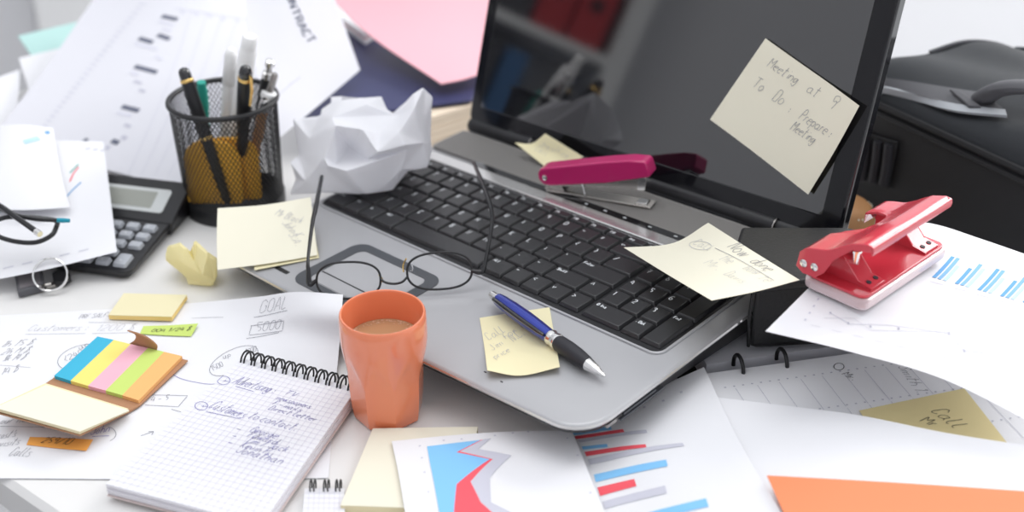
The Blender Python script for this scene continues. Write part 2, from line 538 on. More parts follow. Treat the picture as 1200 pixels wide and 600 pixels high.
# ------------------------------------------------------------------ bookcase by the left wall (mirrored in the laptop screen)
bc = thing('bookcase', 'white bookcase of ring binders against the left wall, seen mirrored in the screen', 'bookcase', (-1.68, 1.2, -.75))
X0, X1 = -1.845, -1.5
for nm, y0, y1 in (('side_panel', .70, .75), ('side_panel', 1.75, 1.80)):
    mb = MB(); wbox(mb, X0, X1, y0, y1, -.75, .95, M['shelf']); mb.build(nm, bc, bevel=.002)
for z in (-.70, -.36, -.03, .295, .62, .93):
    mb = MB(); wbox(mb, X0, X1, .75, 1.75, z, z + .022, M['shelf']); mb.build('shelf_board', bc, bevel=.002)
mb = MB(); wbox(mb, X0, X0 + .01, .75, 1.75, -.68, .93, M['shelf']); mb.build('back_panel', bc)
def binder(y, z, w, h, col, label, group):
    t = thing('ring_binder', label, 'binder', (-1.66, y + w / 2, z), group)
    mb = MB(); wbox(mb, X0 + .02, X1 - .015, y, y + .003, z, z + h, M[col]); wbox(mb, X0 + .02, X1 - .015, y + w - .003, y + w, z, z + h, M[col]); wbox(mb, X1 - .018, X1 - .014, y, y + w, z, z + h, M[col]); mb.build('cover', t)
    mb = MB(); lathe(mb, V(X1 - .014, y + w / 2, z + .09), EX, [(0, .016), (.002, .016), (.002, .011), (.0005, .011)], M['black_metal']); mb.build('finger_ring', t)
    mb = MB(); wbox(mb, X0 + .03, X1 - .03, y + .006, y + w - .006, z + .004, z + h - .01, M['white_paper']); mb.build('papers', t)
for k, (y, w, col, lab) in enumerate(((.775, .075, 'red_card', 'red ring binder at the end of its row on the bookcase, mirrored in the screen'), (.858, .075, 'red_card', 'second red ring binder from the bookcase side panel'), (.94, .075, 'grey_card', 'dark grey ring binder beside the red ones on the bookcase'), (1.02, .075, 'grey_card', 'dark grey ring binder farther along the bookcase row'))):
    binder(y, .3175, w, .29, col, lab, 'binders on the upper bookcase shelf')
for k, (y, w, col, lab) in enumerate(((.905, .05, 'blue_card', 'blue ring binder on the lower bookcase shelf'), (.965, .06, 'grey_card', 'dark ring binder beside the blue one on the lower shelf'), (1.035, .06, 'blue_card', 'blue ring binder beyond the dark one on the lower shelf'))):
    binder(y, -.0075, w, .26, col, lab, 'binders on the lower bookcase shelf')

# ================================================================== laptop
laptop = thing('laptop', 'open silver and black laptop with keyboard and dark glossy screen, on the desk', 'laptop', lap(150, 0, -34))
LX0, LX1, LY0, LY1 = -43, 343, -139.3, 147
def lring(inset, z, r=22):
    rr = max(r - inset, 3)
    ring_ = rrect(LX0 + inset, LX1 - inset, LY0 + inset, LY1 - inset, (rr, rr + 4, 8, 8), 8)
    out = []
    for i, (x, y) in enumerate(ring_):                    # the front edge bows back towards the right corner
        out.append((x, y))
        if i == 8:
            for k in range(1, 12): out.append((x + (ring_[9][0] - x) * k / 12, y))
    out = [(x, y + max(0, x - 150) * .048 * min(1, max(0, -y / 100))) for x, y in out]
    return [lap(x, y, z(x, y) if callable(z) else z) for x, y in out]
def loft(mb, rings, material, cap0=True, cap1=True):
    n = len(rings[0]); vs = [p for r in rings for p in r]; fs = []
    for i in range(len(rings) - 1):
        for k in range(n):
            l = (k + 1) % n; fs.append((i * n + k, i * n + l, (i + 1) * n + l, (i + 1) * n + k))
    if cap0: fs.append(tuple(range(n - 1, -1, -1)))
    if cap1: fs.append(tuple((len(rings) - 1) * n + k for k in range(n)))
    mb.add(vs, fs, material)
botz = lambda x, y: -13 - 20.5 * (y + 140) / 287
mb = MB(); loft(mb, [lring(14, lambda x, y: botz(x, y) - 1.5), lring(8, botz), lring(2.5, -10.5), lring(1, -7)], M['black_plastic'])
mb.build('base', laptop, smooth=True, angle=35)
mb = MB()
loft(mb, [lring(.6, -7), lring(0, -5.8), lring(.4, -4.4)], M['silver_rim'], cap1=False)
loft(mb, [lring(.4, -4.4), lring(1.5, -3.4), lring(3, -3)], M['silver'], cap0=False)
mb.build('deck', laptop, smooth=True, angle=35)
# raised rear bridge: silver strip, black touch strip, speaker mesh
def lplate(name, x0, x1, y0, y1, z0, z1, m, r=2, bevel=0, parent=laptop):
    mb = MB(); o = rrect(x0, x1, y0, y1, r, 5)
    prism(mb, [lap(x, y, z0) for x, y in o], [lap(x, y, z1) for x, y in o], M[m])
    return mb.build(name, parent, bevel=bevel, seg=2) if bevel else mb.build(name, parent)
lplate('silver_strip', -39, 339, 75.5, 88.5, -3, .6, 'silver_rim', 2, .0008)
lplate('touch_strip', 20, 300, 88.8, 96, -3, .4, 'black_gloss', 2)
def grille():
    mb = MB(); prism(mb, [lap(x, y, -3) for x, y in rrect(-39, 339, 96.3, 137, 3, 5)], [lap(x, y, .2) for x, y in rrect(-39, 339, 96.3, 137, 3, 5)], M['grille'])
    for j in range(19):                                   # fine ribs of the mesh
        y = 98 + j * 2.0
        frame_box(mb, LT, LR[:, 0], LR[:, 1], LR[:, 2], -.037, .337, (y) * .001, (y + .9) * .001, .0002, .0006, M['grille'])
    mb.build('speaker_grille', laptop)
grille()
for i, x in enumerate((150, 170, 190, 215, 240, 262)):
    lplate('touch_mark', x, x + 3, 91.5, 92.7, .4, .55, 'legend', .3)
# keyboard
kb = lplate('keyboard', -35.5, 325, -36, 74.5, -3, -2.2, 'black_plastic', 7)
mb = MB(); tube(mb, [lap(x, y, -2.6) for x, y in rrect(-37, 326.5, -37.5, 76, 8, 6)], .0012, M['silver'], 8, closed=True); mb.build('keyboard_surround', laptop, smooth=True)

def key(x0, x1, y0, y1, text, big=False):
    mb = MB(); g = .35; t = 1.9
    lo = [(x0 + g, y0 + g), (x1 - g, y0 + g), (x1 - g, y1 - g), (x0 + g, y1 - g)]
    hi = [(x0 + t, y0 + t + .2), (x1 - t, y0 + t + .2), (x1 - t, y1 - t + .8), (x0 + t, y1 - t + .8)]
    prism(mb, [lap(*p, -2.2) for p in lo], [lap(*p, .6) for p in hi], M['key'])
    S = None
    if text:
        st, L = glyphs(text)
        s = .76 if len(text) == 1 else .46
        if y1 - y0 < 13: s = .36
        ox, oy = x0 + 3.6, y1 - 3.2 - 6 * s
        if y1 - y0 < 13: oy = y0 + 3.6
        for pts in st:
            P = [lap(ox + x * s, oy + y * s, .68) for x, y in pts]
            if len(P) == 2 and np.allclose(P[0], P[1]): P[1] = P[0] + LR[:, 0] * .0004
            vs = []; fs = []
            for i, p in enumerate(P):
                tt = P[min(i + 1, len(P) - 1)] - P[max(i - 1, 0)]
                d = np.cross(LR[:, 2], tt); d = d / max(np.linalg.norm(d), 1e-9) * .00040
                vs += [p - d, p + d]
            for i in range(len(P) - 1): fs.append((2 * i, 2 * i + 2, 2 * i + 3, 2 * i + 1))
            mb.add(vs, fs, M['legend'])
    return mb.build('key', kb, bevel=.0005, seg=2)
KX = -34.0; U = 19.0
rows = [
    (44.5, 63, [('^', 1), ('1', 1), ('2', 1), ('3', 1), ('4', 1), ('5', 1), ('6', 1), ('7', 1), ('8', 1), ('9', 1), ('0', 1), ('-', 1), ('=', 1), ('<-', 2)]),
    (25.5, 44.5, [('Tab', 1.5)] + [(c, 1) for c in 'QWERTYUIOP'] + [('(', 1), (')', 1), ('/', 1.5)]),
    (6.5, 25.5, [('Caps', 1.75)] + [(c, 1) for c in 'ASDFGHJKL'] + [(';', 1), ("'", 1), ('Enter', 2.25)]),
    (-12.5, 6.5, [('Shift', 2.25)] + [(c, 1) for c in 'ZXCVBNM'] + [(',', 1), ('.', 1), ('-', 1), ('Shift', 1.75), ('^', 1)]),
    (-32, -12.5, [('Ctrl', 1.25), ('Fn', 1), ('+', 1), ('Alt', 1.25), ('', 5.25), ('Alt', 1.25), ('*', 1), ('<', 1), ('v', 1), ('>', 1)]),
]
for y0, y1, ks in rows:
    x = KX
    for c, w in ks:
        key(x, x + w * U, y0, y1, c); x += w * U
fx = [KX + i * 19.0 for i in range(16)]
for i in range(15): key(fx[i], fx[i + 1], 63.5, 73.5, ['Esc', 'F1', 'F2', 'F3', 'F4', 'F5', 'F6', 'F7', 'F8', 'F9', 'F10', 'F11', 'F12', 'Prt', 'Ins'][i])
NX = KX + 15 * U + 2.5; NU = 17.4
for i, c in enumerate(('Del', 'Hm', 'Pg', 'End')): key(NX + i * NU, NX + (i + 1) * NU, 63.5, 73.5, c)
for (i, j, w, h, c) in ((0, 4, 1, 1, 'Num'), (1, 4, 1, 1, '/'), (2, 4, 1, 1, '*'), (3, 4, 1, 1, '-'), (0, 3, 1, 1, '7'), (1, 3, 1, 1, '8'), (2, 3, 1, 1, '9'), (3, 2, 1, 2, '+'), (0, 2, 1, 1, '4'), (1, 2, 1, 1, '5'), (2, 2, 1, 1, '6'), (0, 1, 1, 1, '1'), (1, 1, 1, 1, '2'), (2, 1, 1, 1, '3'), (3, 0, 1, 2, 'Ent'), (0, 0, 2, 1, '0 Ins'), (2, 0, 1, 1, '. Del')):
    ys = [-32, -12.5, 6.5, 25.5, 44.5, 63]
    key(NX + i * NU, NX + (i + w) * NU, ys[j], ys[j + h], c)
# touch pad
def ring_plate(name, o, i, z0, z1, m):
    mb = MB(); n = len(o)
    vs = [lap(x, y, z0) for x, y in o] + [lap(x, y, z1) for x, y in o] + [lap(x, y, z1) for x, y in i] + [lap(x, y, z0) for x, y in i]
    fs = []
    for k in range(n):
        l = (k + 1) % n
        for a in range(3): fs.append((a * n + k, a * n + l, (a + 1) * n + l, (a + 1) * n + k))
    mb.add(vs, fs, M[m]); return mb.build(name, laptop)
ring_plate('touchpad_frame', rrect(45, 143, -128, -57, 12, 8), rrect(56, 133, -119, -65, 7, 8), -3.05, -2.5, 'dark_grey')
lplate('touchpad', 57, 132, -104.5, -66, -3.05, -2.8, 'silver', 6)
lplate('touchpad_button', 57, 132, -118, -106, -3.05, -2.6, 'silver', 5, .0004)
lplate('button_gap', 57, 132, -106, -104.6, -3.04, -2.85, 'black_plastic', .2)
lplate('slot', 22, 38, -125.5, -121.5, -3.04, -2.85, 'black_plastic', .5)
for x, y in ((248, -121), (264, -122)): lplate('status_mark', x, x + 2.2, y, y + 1, -3.02, -2.85, 'black_ink', .3)
# ports on the right side
for (y0, y1, z0, z1, m) in ((-108, -99, -11.0, -8.6, 'steel'), (-92, -60, -10.4, -8.8, 'dark_grey'), (-95, -52, -13.2, -12, 'dark_grey')):
    mb = MB(); frame_box(mb, LT, LR[:, 0], LR[:, 1], LR[:, 2], 0.3400, .3422, y0 * .001, y1 * .001, z0 * .001, z1 * .001, M[m]); mb.build('port', laptop)
# lid
TA = math.radians(20)
LTD = LR @ V(0, math.sin(TA), math.cos(TA)); LNF = LR @ V(0, -math.cos(TA), math.sin(TA)); LXD = LR[:, 0]
LHP = lap(0, 143, 0)
def lid(x, t, w=0.0): return LHP + (LXD * x + LTD * t + LNF * w) * .001
def lidplate(name, o, w0, w1, m, bevel=0, parent=laptop):
    mb = MB(); prism(mb, [lid(x, t, w0) for x, t in o], [lid(x, t, w1) for x, t in o], M[m])
    return mb.build(name, parent, bevel=bevel, seg=3) if bevel else mb.build(name, parent)
lidplate('lid', rrect(-41, 348, 5, 262, 9, 8), -12, -1, 'black_gloss', .002)
def bezel():
    o, i = rrect(-40, 347, 6, 261, 8, 8), rrect(-29, 331, 22, 240, 3, 8)
    mb = MB(); n = len(o)
    for (a, b) in ((o, i),):
        i2 = rrect(-28, 330, 23, 239, 2.5, 8)
        vs = [lid(x, t, -1) for x, t in a] + [lid(x, t, .5) for x, t in [(x + (1 if x < 100 else -1), t + (1 if t < 100 else -1)) for x, t in a]] + [lid(x, t, .5) for x, t in b] + [lid(x, t, -.6) for x, t in i2]
        fs = []
        for k in range(n):
            l = (k + 1) % n
            for q in range(3): fs.append((q * n + k, q * n + l, (q + 1) * n + l, (q + 1) * n + k))
        mb.add(vs, fs, M['bezel'])
    return mb.build('bezel', laptop, smooth=True, angle=25)
bezel()
lidplate('screen', rrect(-28.5, 330.5, 22.5, 239.5, 2.5, 8), -.9, -.3, 'screen')
mb = MB(); tube(mb, [lid(-38, 3.5, -4), lid(345, 3.5, -4)], .0072, M['black_plastic'], 20); mb.build('hinge_cover', laptop, smooth=True)
for a, b in ((12, 42), (265, 296)):
    mb = MB(); tube(mb, [lid(a, 4, -1), lid(b, 4, -1)], .0068, M['black_plastic'], 20); hb = mb.build('hinge', laptop, smooth=True)
    mb = MB(); tube(mb, [lid(b, 4, -1), lid(b + .8, 4, -1)], .0070, M['steel'], 20); mb.build('hinge_cap', laptop, smooth=True)

# ================================================================== loose paper, notes and cards
def paper(name, label, cat, grid, material, nu=20, nv=20, th=.0002, marks=None, group=None, world=False):
    S = Surf(grid, world)
    return tag(make_sheet(name, S, M[material], nu, nv, th, None, marks), label, cat, group), S
def ellipse_px(mb, S, cx, cy, rx, ry, a0, a1, w, m, rot=0):
    pts = []
    for k in range(25):
        a = math.radians(a0 + (a1 - a0) * k / 24); x, y = rx * math.cos(a), ry * math.sin(a)
        c, s = math.cos(rot), math.sin(rot)
        pts.append((cx + x * c - y * s, cy + x * s + y * c))
    line_px(mb, S, pts, w, m, 2, False)

# --- handwritten sheet, lower left
def marks_hand(mb, S):
    P, FP, w = M['pencil'], M['faint_pencil'], .0005
    write(mb, S, 'GOAL', (304, 367), (335, 361), .0095, P, w, .3)
    line_px(mb, S, [(298, 372), (337, 364)], w, P)
    write(mb, S, '5000', (298, 389), (327, 385), .008, P, w, .2)
    line_px(mb, S, [(294, 382), (333, 376), (331, 388), (292, 393), (295, 382)], w, P)
    line_px(mb, S, [(289, 397), (327, 390)], w, P)
    ellipse_px(mb, S, 274, 423, 31, 13, 0, 360, w, P, -.45)
    write(mb, S, 'up', (262, 421), (270, 418), .006, P, w)
    write(mb, S, '1500', (250, 435), (262, 429), .006, P, w); write(mb, S, '1800', (288, 416), (300, 412), .006, P, w)
    write(mb, S, 'PRE SALES', (92, 374), (128, 371), .0055, P, w, .3)
    line_px(mb, S, [(104, 378), (162, 379)], w, FP); line_px(mb, S, [(225, 373), (262, 372)], w, FP)
    write(mb, S, 'Customers :', (32, 388), (100, 387), .0085, FP, w, .35)
    write(mb, S, '1200 $', (112, 388), (155, 387), .008, FP, w, .3)
    line_px(mb, S, [(30, 392), (100, 391)], w, FP); line_px(mb, S, [(108, 391), (160, 390)], w, FP)
    for y, t in ((407, '1h 15 $'), (416, '2h M $'), (424, '3k 14 $')):
        write(mb, S, t, (1, y), (36 - (y - 407) * .5, y - 3), .0075, P, w, .5)
    line_px(mb, S, [(-2, 428), (36, 431)], w, FP)
    write(mb, S, '14 $', (1, 440), (20, 435), .0075, P, w, .5)
    ellipse_px(mb, S, 96, 419, 29, 14, 60, 330, w, P, -.25)
    write(mb, S, '(240', (77, 424), (98, 415), .007, P, w); write(mb, S, 'up', (94, 410), (104, 405), .006, P, w)
    line_px(mb, S, [(195, 434), (212, 444), (240, 450), (262, 450)], w, M['blue_ink'], 6, True)
    line_px(mb, S, [(166, 463), (220, 464), (209, 477), (170, 475)], w, P)
    write(mb, S, '4 - 5', (176, 471), (196, 469), .006, P, w)
    line_px(mb, S, [(201, 480), (212, 483)], w, P)
    write(mb, S, 'our TRAVEL', (0, 497), (46, 494), .007, P, w, .3)
    line_px(mb, S, [(0, 500), (52, 501)], w, P)
    write(mb, S, 'John', (106, 510), (127, 506), .0075, M['blue_ink'], w, .35)
    line_px(mb, S, [(108, 512), (128, 511)], w, M['blue_ink']); ellipse_px(mb, S, 122, 509, 14, 9, -70, 60, w, P)
    line_px(mb, S, [(165, 511), (180, 506)], w, P); line_px(mb, S, [(174, 506), (180, 506), (178, 510)], w, P)
    write(mb, S, "cost's", (-4, 515), (17, 512), .007, P, w, .4); write(mb, S, 'visits', (-2, 524), (21, 521), .007, P, w, .4)
    write(mb, S, 'Calls', (10, 534), (33, 535), .008, P, w, .3)
paper('handwritten_sheet', 'large white sheet of pencilled plans under the spiral notebook, with the boxed number 5000', 'paper', [
    [(-45, 372, .001), (100, 364, .001), (225, 355, .002), (300, 348, .022), (347, 342, .0355), (402, 345, .0390)],
    [(-45, 392, .001), (100, 386, .001), (225, 378, .0014), (300, 372, .013), (346, 367, .025), (400, 370, .0355)],
    [(-45, 420, .001), (100, 415, .001), (225, 408, .001), (300, 402, .0055), (345, 398, .010), (398, 400, .015)],
    [(-45, 470, .001), (95, 466, .001), (222, 462, .001), (298, 460, .0006), (343, 458, .0006), (393, 455, .0006)],
    [(-45, 560, .001), (90, 561, .001), (215, 562, .001), (292, 562, .001), (336, 561, .001), (385, 560, .001)]], 'white_paper', 44, 26, marks=marks_hand)

# --- flags on it
def flag_marks(t, p0, p1, c=.0055):
    return lambda mb, S: write(mb, S, t, p0, p1, c, M['black_ink'], .0006, .3)
def flat_mat(name, col): M[name] = paper_mat(name, col); return name
flat_mat('flag_green', (.62, .77, .20)); flat_mat('flag_orange', (.93, .43, .10)); flat_mat('flag_blue', (.06, .48, .70)); flat_mat('flag_yellow', (.93, .80, .22)); flat_mat('flag_pink', (.92, .50, .60))
paper('index_flag', 'green paper flag with a scribbled number, beside the yellow note pad', 'paper flag', [[(168, 382, .0016), (200, 381, .0016), (232, 379, .005)], [(164, 391, .0016), (196, 393, .0016), (224, 394, .002)]], 'flag_green', 12, 4, marks=flag_marks('004 1/24 $', (177, 389), (222, 387), .004))
paper('index_flag', 'orange paper flag with a written number, below the open kraft booklet', 'paper flag', [[(35, 512, .0016), (70, 513, .0016), (109, 515, .003)], [(31, 521, .0016), (65, 525, .0016), (101, 528, .002)]], 'flag_orange', 12, 4, marks=flag_marks('259/10', (48, 519), (80, 521), .006))

# --- solid pads of notes
def pad(name, label, quad, z0, h, material, edge, cat='note pad'):
    t = thing(name, label, cat, [*np.mean([at(*q, z0) for q in quad], 0)[:2], z0])
    q = [at(x, y, z0 + h) * V(1, 1, 0) + EZ * z0 for x, y in quad]
    mb = MB(); pad_solid(mb, q, h - .0004, M[edge]); mb.build('pad_block', t)
    S = Surf([[q[0] + EZ * h, q[1] + EZ * h], [q[3] + EZ * h, q[2] + EZ * (h)]], True)
    make_sheet('top_note', S, M[material], 6, 6, .0004, t); return t
M['note_edge'] = mat('note_pad_edge', (.86, .62, .22), .7)
M['note_edge_pale'] = mat('pale_note_pad_edge', (.80, .70, .45), .7)
pad('sticky_note_pad', 'small blank yellow note pad lying above the open kraft booklet', [(145, 343.5), (219, 345.5), (201, 371), (127, 369)], .0018, .004, 'note', 'note_edge')
pad('sticky_note_pad', 'blank cream note pad poking out under the blue and red area chart', [(437, 502), (560, 500), (540, 597), (399, 592)], 0, .006, 'note_pale', 'note_edge_pale')

# --- sticky notes
def note_text(lines, m='pencil', w=.0006, cap=.007, slant=.3):
    def f(mb, S):
        for l in lines:
            write(mb, S, l[0], l[1], l[2], l[3] if len(l) > 3 else cap, M[m], w, slant)
    return f
# on the screen
def lidpx(px, py, w): return on_plane(px, py, lid(0, 0, w), LNF)
def n_screen(mb, S):
    note_text([('Meeting', (899, 77), (932, 98), .0075), ('at', (945, 107), (956, 114), .008), ('9', (970, 123), (975, 127), .010), ('To', (881, 101), (892, 107), .0085), ('Do', (905, 117), (915, 123), .0095), (':', (922, 130), (924, 131), .006), ('Prepare :', (936, 139), (971, 161), .0085), ('Meeting', (926, 151), (952, 168), .0075)], 'pencil', .00055)(mb, S)
paper('sticky_note', 'cream note reading Meeting at 9, stuck aslant on the laptop screen', 'sticky note', [
    [lidpx(897, 45, 2), lidpx(935, 72, 2), lidpx(972, 98, 2.5), lidpx(1007, 124, 7)],
    [lidpx(864, 93, 1.5), lidpx(903, 121, 1.5), lidpx(942, 149, 2), lidpx(978, 177, 5)],
    [lidpx(832, 140, 2.5), lidpx(871, 169, 2), lidpx(910, 199, 2), lidpx(947, 228, 4)]], 'note_pale', 20, 20, marks=n_screen, world=True)
# beside the pen
L_ = lambda x, y, z=0.0: lap_px(x, y, z)
paper('sticky_note', 'yellow note under the blue pen on the laptop palm rest', 'sticky note', [
    [L_(562, 372.5, -2), L_(603, 366, -2), L_(644, 360, -2)],
    [L_(567, 403, -2), L_(610, 400, -2.3), L_(650, 395, -2)],
    [L_(571, 434, 3), L_(610, 440, -1), L_(656, 430, 2)]], 'note', 14, 14, world=True,
    marks=note_text([('Call', (573, 399), (592, 389), .009), ('for', (592, 398), (606, 390), .008), ('Jim', (577, 411), (590, 404), .007), ('price', (581, 421), (598, 412), .006), ('N.C.', (602, 401), (615, 393), .009)], 'faint_pencil', .0005))
# over the keyboard and the black case
def n_over(mb, S):
    note_text([('Now', (852, 290), (868, 301), .011), ('done', (878, 307), (897, 318), .010)])(mb, S)
    line_px(mb, S, [(838, 291), (872, 308), (907, 329)], .0005, M['pencil'])
    ellipse_px(mb, S, 821, 288, 13, 5, 20, 350, .0005, M['faint_pencil'], .1)
    note_text([('Call', (812, 286), (830, 294), .006), ('the', (842, 304), (853, 309), .008), ('bank', (870, 315), (884, 322), .008), ('te', (888, 326), (897, 331), .008), ('Mr.', (824, 309), (838, 317), .007), ('Davis', (848, 322), (868, 332), .007)], 'faint_pencil', .0004)(mb, S)
paper('sticky_note', 'cream note reading Now done, bridging the keyboard and the black case', 'sticky note', [
    [(830, 261, .090), (882, 294, .0905), (937, 328, .091)],
    [(788, 285, .070), (838, 309, .0845), (888, 341, .0905)],
    [(731, 290, .0585), (783, 322, .074), (834, 352, .0895)]], 'note_pale', 16, 16, marks=n_over)
# by the stapler
paper('sticky_note', 'small curled yellow note behind the magenta stapler', 'sticky note', [
    [L_(603, 167, 13), L_(623, 168, 14), L_(639, 156.5, 24)],
    [L_(622, 182, 7), L_(643, 178, 11), L_(661, 170, 20)],
    [L_(642, 198, 1.5), L_(663, 193, 7), L_(684, 184, 16)]], 'note', 12, 12, world=True,
    marks=note_text([('Call', (626, 176), (640, 183), .007), ('the office', (634, 172), (664, 186), .005)], 'faint_pencil', .0004))
# leaning on the laptop corner
paper('sticky_note', 'cream note propped on the left front corner of the laptop', 'sticky note', [
    [(255, 244, .052), (310, 240, .052), (364, 231, .052)],
    [(254, 280, .040), (312, 276, .039), (368, 264, .040)],
    [(255, 316, .0275), (312, 309, .0285), (372, 299, .0300)]], 'note_pale', 14, 14,
    marks=note_text([('Mr Black', (322, 252), (352, 262), .007), ('John K.', (330, 262), (348, 280), .007), ('S.A.', (338, 275), (346, 288), .006)], 'faint_pencil', .0005))
paper('sticky_note', 'cream note peeping out beneath the one propped on the laptop corner', 'sticky note', [
    [(300, 285, .0275), (368, 272, .0292)],
    [(298, 316.5, .0262), (374, 302, .0285)]], 'note', 6, 6)

# --- sheets beyond the pencil cup
def m_big(mb, S):
    for k in range(28):
        t = k / 27; x, y = 46 + (163 - 46) * t, 152 + (4 - 152) * t
        line_px(mb, S, [(x, y), (x + 5 + 2 * t, y + 1.5)], .0024, M['lightgrey_print'], 2)
    for (x0, y0, x1, y1, w, m) in ((190, 19, 208, 23, .006, 'dark_print'), (163, 45, 179, 50, .006, 'dark_print'), (185, 41, 199, 46, .006, 'dark_print'), (158, 78, 184, 85, .006, 'dark_print'), (143, 125, 163, 130, .006, 'dark_print'), (131, 165, 139, 168, .006, 'dark_print'), (98, 164, 102, 166, .006, 'dark_print'),
                                   (186, 25, 203, 30, .004, 'lightgrey_print'), (158, 51, 184, 58, .004, 'lightgrey_print'), (190, 34, 200, 37, .004, 'lightgrey_print'), (153, 84, 162, 88, .005, 'lightgrey_print'), (182, 66, 190, 70, .004, 'lightgrey_print'), (157, 95, 166, 98, .004, 'grey_print'), (163, 105, 170, 108, .004, 'grey_print'), (137, 132, 154, 136, .004, 'lightgrey_print'), (146, 146, 153, 149, .004, 'grey_print'), (143, 160, 148, 163, .005, 'grey_print'), (124, 172, 128, 174, .005, 'grey_print')):
        line_px(mb, S, [(x0, y0), (x1, y1)], w, M[m], 4)
    for k in range(7):
        line_px(mb, S, [(225 + k * 18, 12 + k * 2.5), (150 + k * 16, 205)], .0007, M['lightgrey_print'], 8)
    line_px(mb, S, [(205, 10), (330, 30)], .0012, M['lightgrey_print'], 8)
    for k in range(7): line_px(mb, S, [(212 + k * 16, 12 + k * 2.6), (216 + k * 16, 16 + k * 2.6)], .003, M['lightgrey_print'], 2)
paper('chart_printout', 'large white printout of dark dashes sloping up behind the pencil cup', 'paper', [
    [(118, -14, .085), (235, -14, .095), (352, -14, .085)],
    [(60, 70, .052), (180, 85, .050), (298, 100, .040)],
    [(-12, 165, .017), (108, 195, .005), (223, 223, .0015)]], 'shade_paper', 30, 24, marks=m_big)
def m_contract(mb, S):
    write(mb, S, 'CONTRACT', (333, -14), (362, 51), .009, M['dark_print'], .0027, .0, .0, True)
    line_px(mb, S, [(338, 100), (350, 92)], .0012, M['lightgrey_print']); line_px(mb, S, [(318, 118), (352, 90)], .0012, M['lightgrey_print'])
paper('contract_sheet', 'white sheet headed CONTRACT, behind the pencil cup and the crumpled paper', 'paper', [
    [(285, -40, .168), (340, -45, .166), (376, -48, .160)],
    [(295, 62, .105), (347, 46, .104), (400, 20, .104)],
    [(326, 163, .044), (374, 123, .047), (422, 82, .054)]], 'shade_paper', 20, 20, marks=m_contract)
paper('white_sheet', 'plain white sheet at the left edge below the teal card', 'paper', [[(-40, 105, .026), (24, 81, .028)], [(-40, 240, .003), (18, 160, .007)]], 'white_paper', 8, 8)
paper('white_sheet', 'plain white sheet jutting out just under the teal card', 'paper', [[(22, 68, .034), (80, 54, .036)], [(36, 112, .024), (76, 100, .026)]], 'white_paper', 8, 8)
paper('teal_folder', 'pale teal card sticking out at the top left behind the papers', 'folder', [[(21, 42, .033), (106, 22, .036)], [(42, 72, .028), (96, 58, .030)]], 'teal_card', 8, 8, .001)
def m_left(mb, S):
    for pts, m in (([(82, 203), (92, 193)], 'green_plastic'), ([(82, 213), (86, 204), (92, 196)], 'chart_red'), ([(78, 231), (86, 222), (95, 214)], 'chart_blue')):
        line_px(mb, S, pts, .0012, M[m], 4)
    for k in range(5): line_px(mb, S, [(4 + k * 22, 315 - k * 5), (16 + k * 22, 312 - k * 5)], .0012, M['lightgrey_print'], 3)
    for k in range(3): line_px(mb, S, [(100 + k * 9, 175 + k), (106 + k * 9, 174 + k)], .0015, M['grey_print'], 2)
paper('chart_sheet', 'white sheet with tiny line charts covering part of the calculator', 'paper', [
    [(-40, 165, .046), (40, 164, .050), (121, 166, .050)],
    [(-40, 240, .030), (45, 236, .033), (129, 228, .036)],
    [(-40, 334, .010), (48, 317, .018), (137, 295, .0245)]], 'white_paper', 20, 20, marks=m_left)
def m_left2(mb, S):
    line_px(mb, S, [(28, 167), (46, 162)], .006, M['chart_lightblue'], 4); line_px(mb, S, [(53, 156), (58, 155)], .004, M['chart_blue'], 2)
paper('curled_sheet', 'curled white sheet lying over the line chart sheet near the black glasses', 'paper', [
    [(-40, 150, .060), (20, 146, .068), (62, 150, .062)],
    [(-40, 200, .047), (25, 196, .052), (70, 196, .048)],
    [(-40, 244, .034), (28, 246, .037), (82, 243, .038)]], 'white_paper', 16, 16, marks=m_left2)

# --- pink and navy folders, beige folder, magazine
paper('pink_folder', 'pink folder lying at the top behind the crumpled paper', 'folder', [
    [(376, -16, .092), (480, -16, .094), (585, -16, .090)],
    [(432, 40, .066), (503, 34, .068), (576, 32, .066)],
    [(517, 98, .050), (542, 93, .0505), (570, 84, .050)]], 'pink_card', 20, 16, .0012)
q = [at(x, y, .036) for x, y in ((352, 142), (553, 117), (600, 15), (415, 15))]
mb = MB(); prism(mb, [p - EZ * .003 for p in q], q, M['navy_card']); tag(mb.build('navy_folder', bevel=.0008), 'navy blue folder under the pink one, behind the crumpled paper', 'folder')
q = [at(x, y, .0325) * V(1, 1, 0) for x, y in ((470, 146), (553, 121), (592, 30), (440, 45))]
mb = MB()
for k in range(5): pad_solid(mb, [p + V(.0006 * (k % 2), -.0008 * (k % 3), .0002 + k * .0062) for p in q], .0058, M['beige_card'])
tag(mb.build('beige_folders'), 'stack of beige card folders below the navy folder, behind the laptop', 'folder')
q = [at(x, y, .037) * V(1, 1, 0) + EZ * .0365 for x, y in ((398, 30), (428, 52), (455, 35), (425, 8))]
mb = MB(); pad_solid(mb, q, .006, M['white_paper']); pad_solid(mb, [p + EZ * .006 for p in q], .0012, M['red_card']); pad_solid(mb, [p + EZ * .0075 for p in q], .005, M['white_paper'])
tag(mb.build('magazine'), 'red and white magazine edge showing below the pink folder', 'magazine')

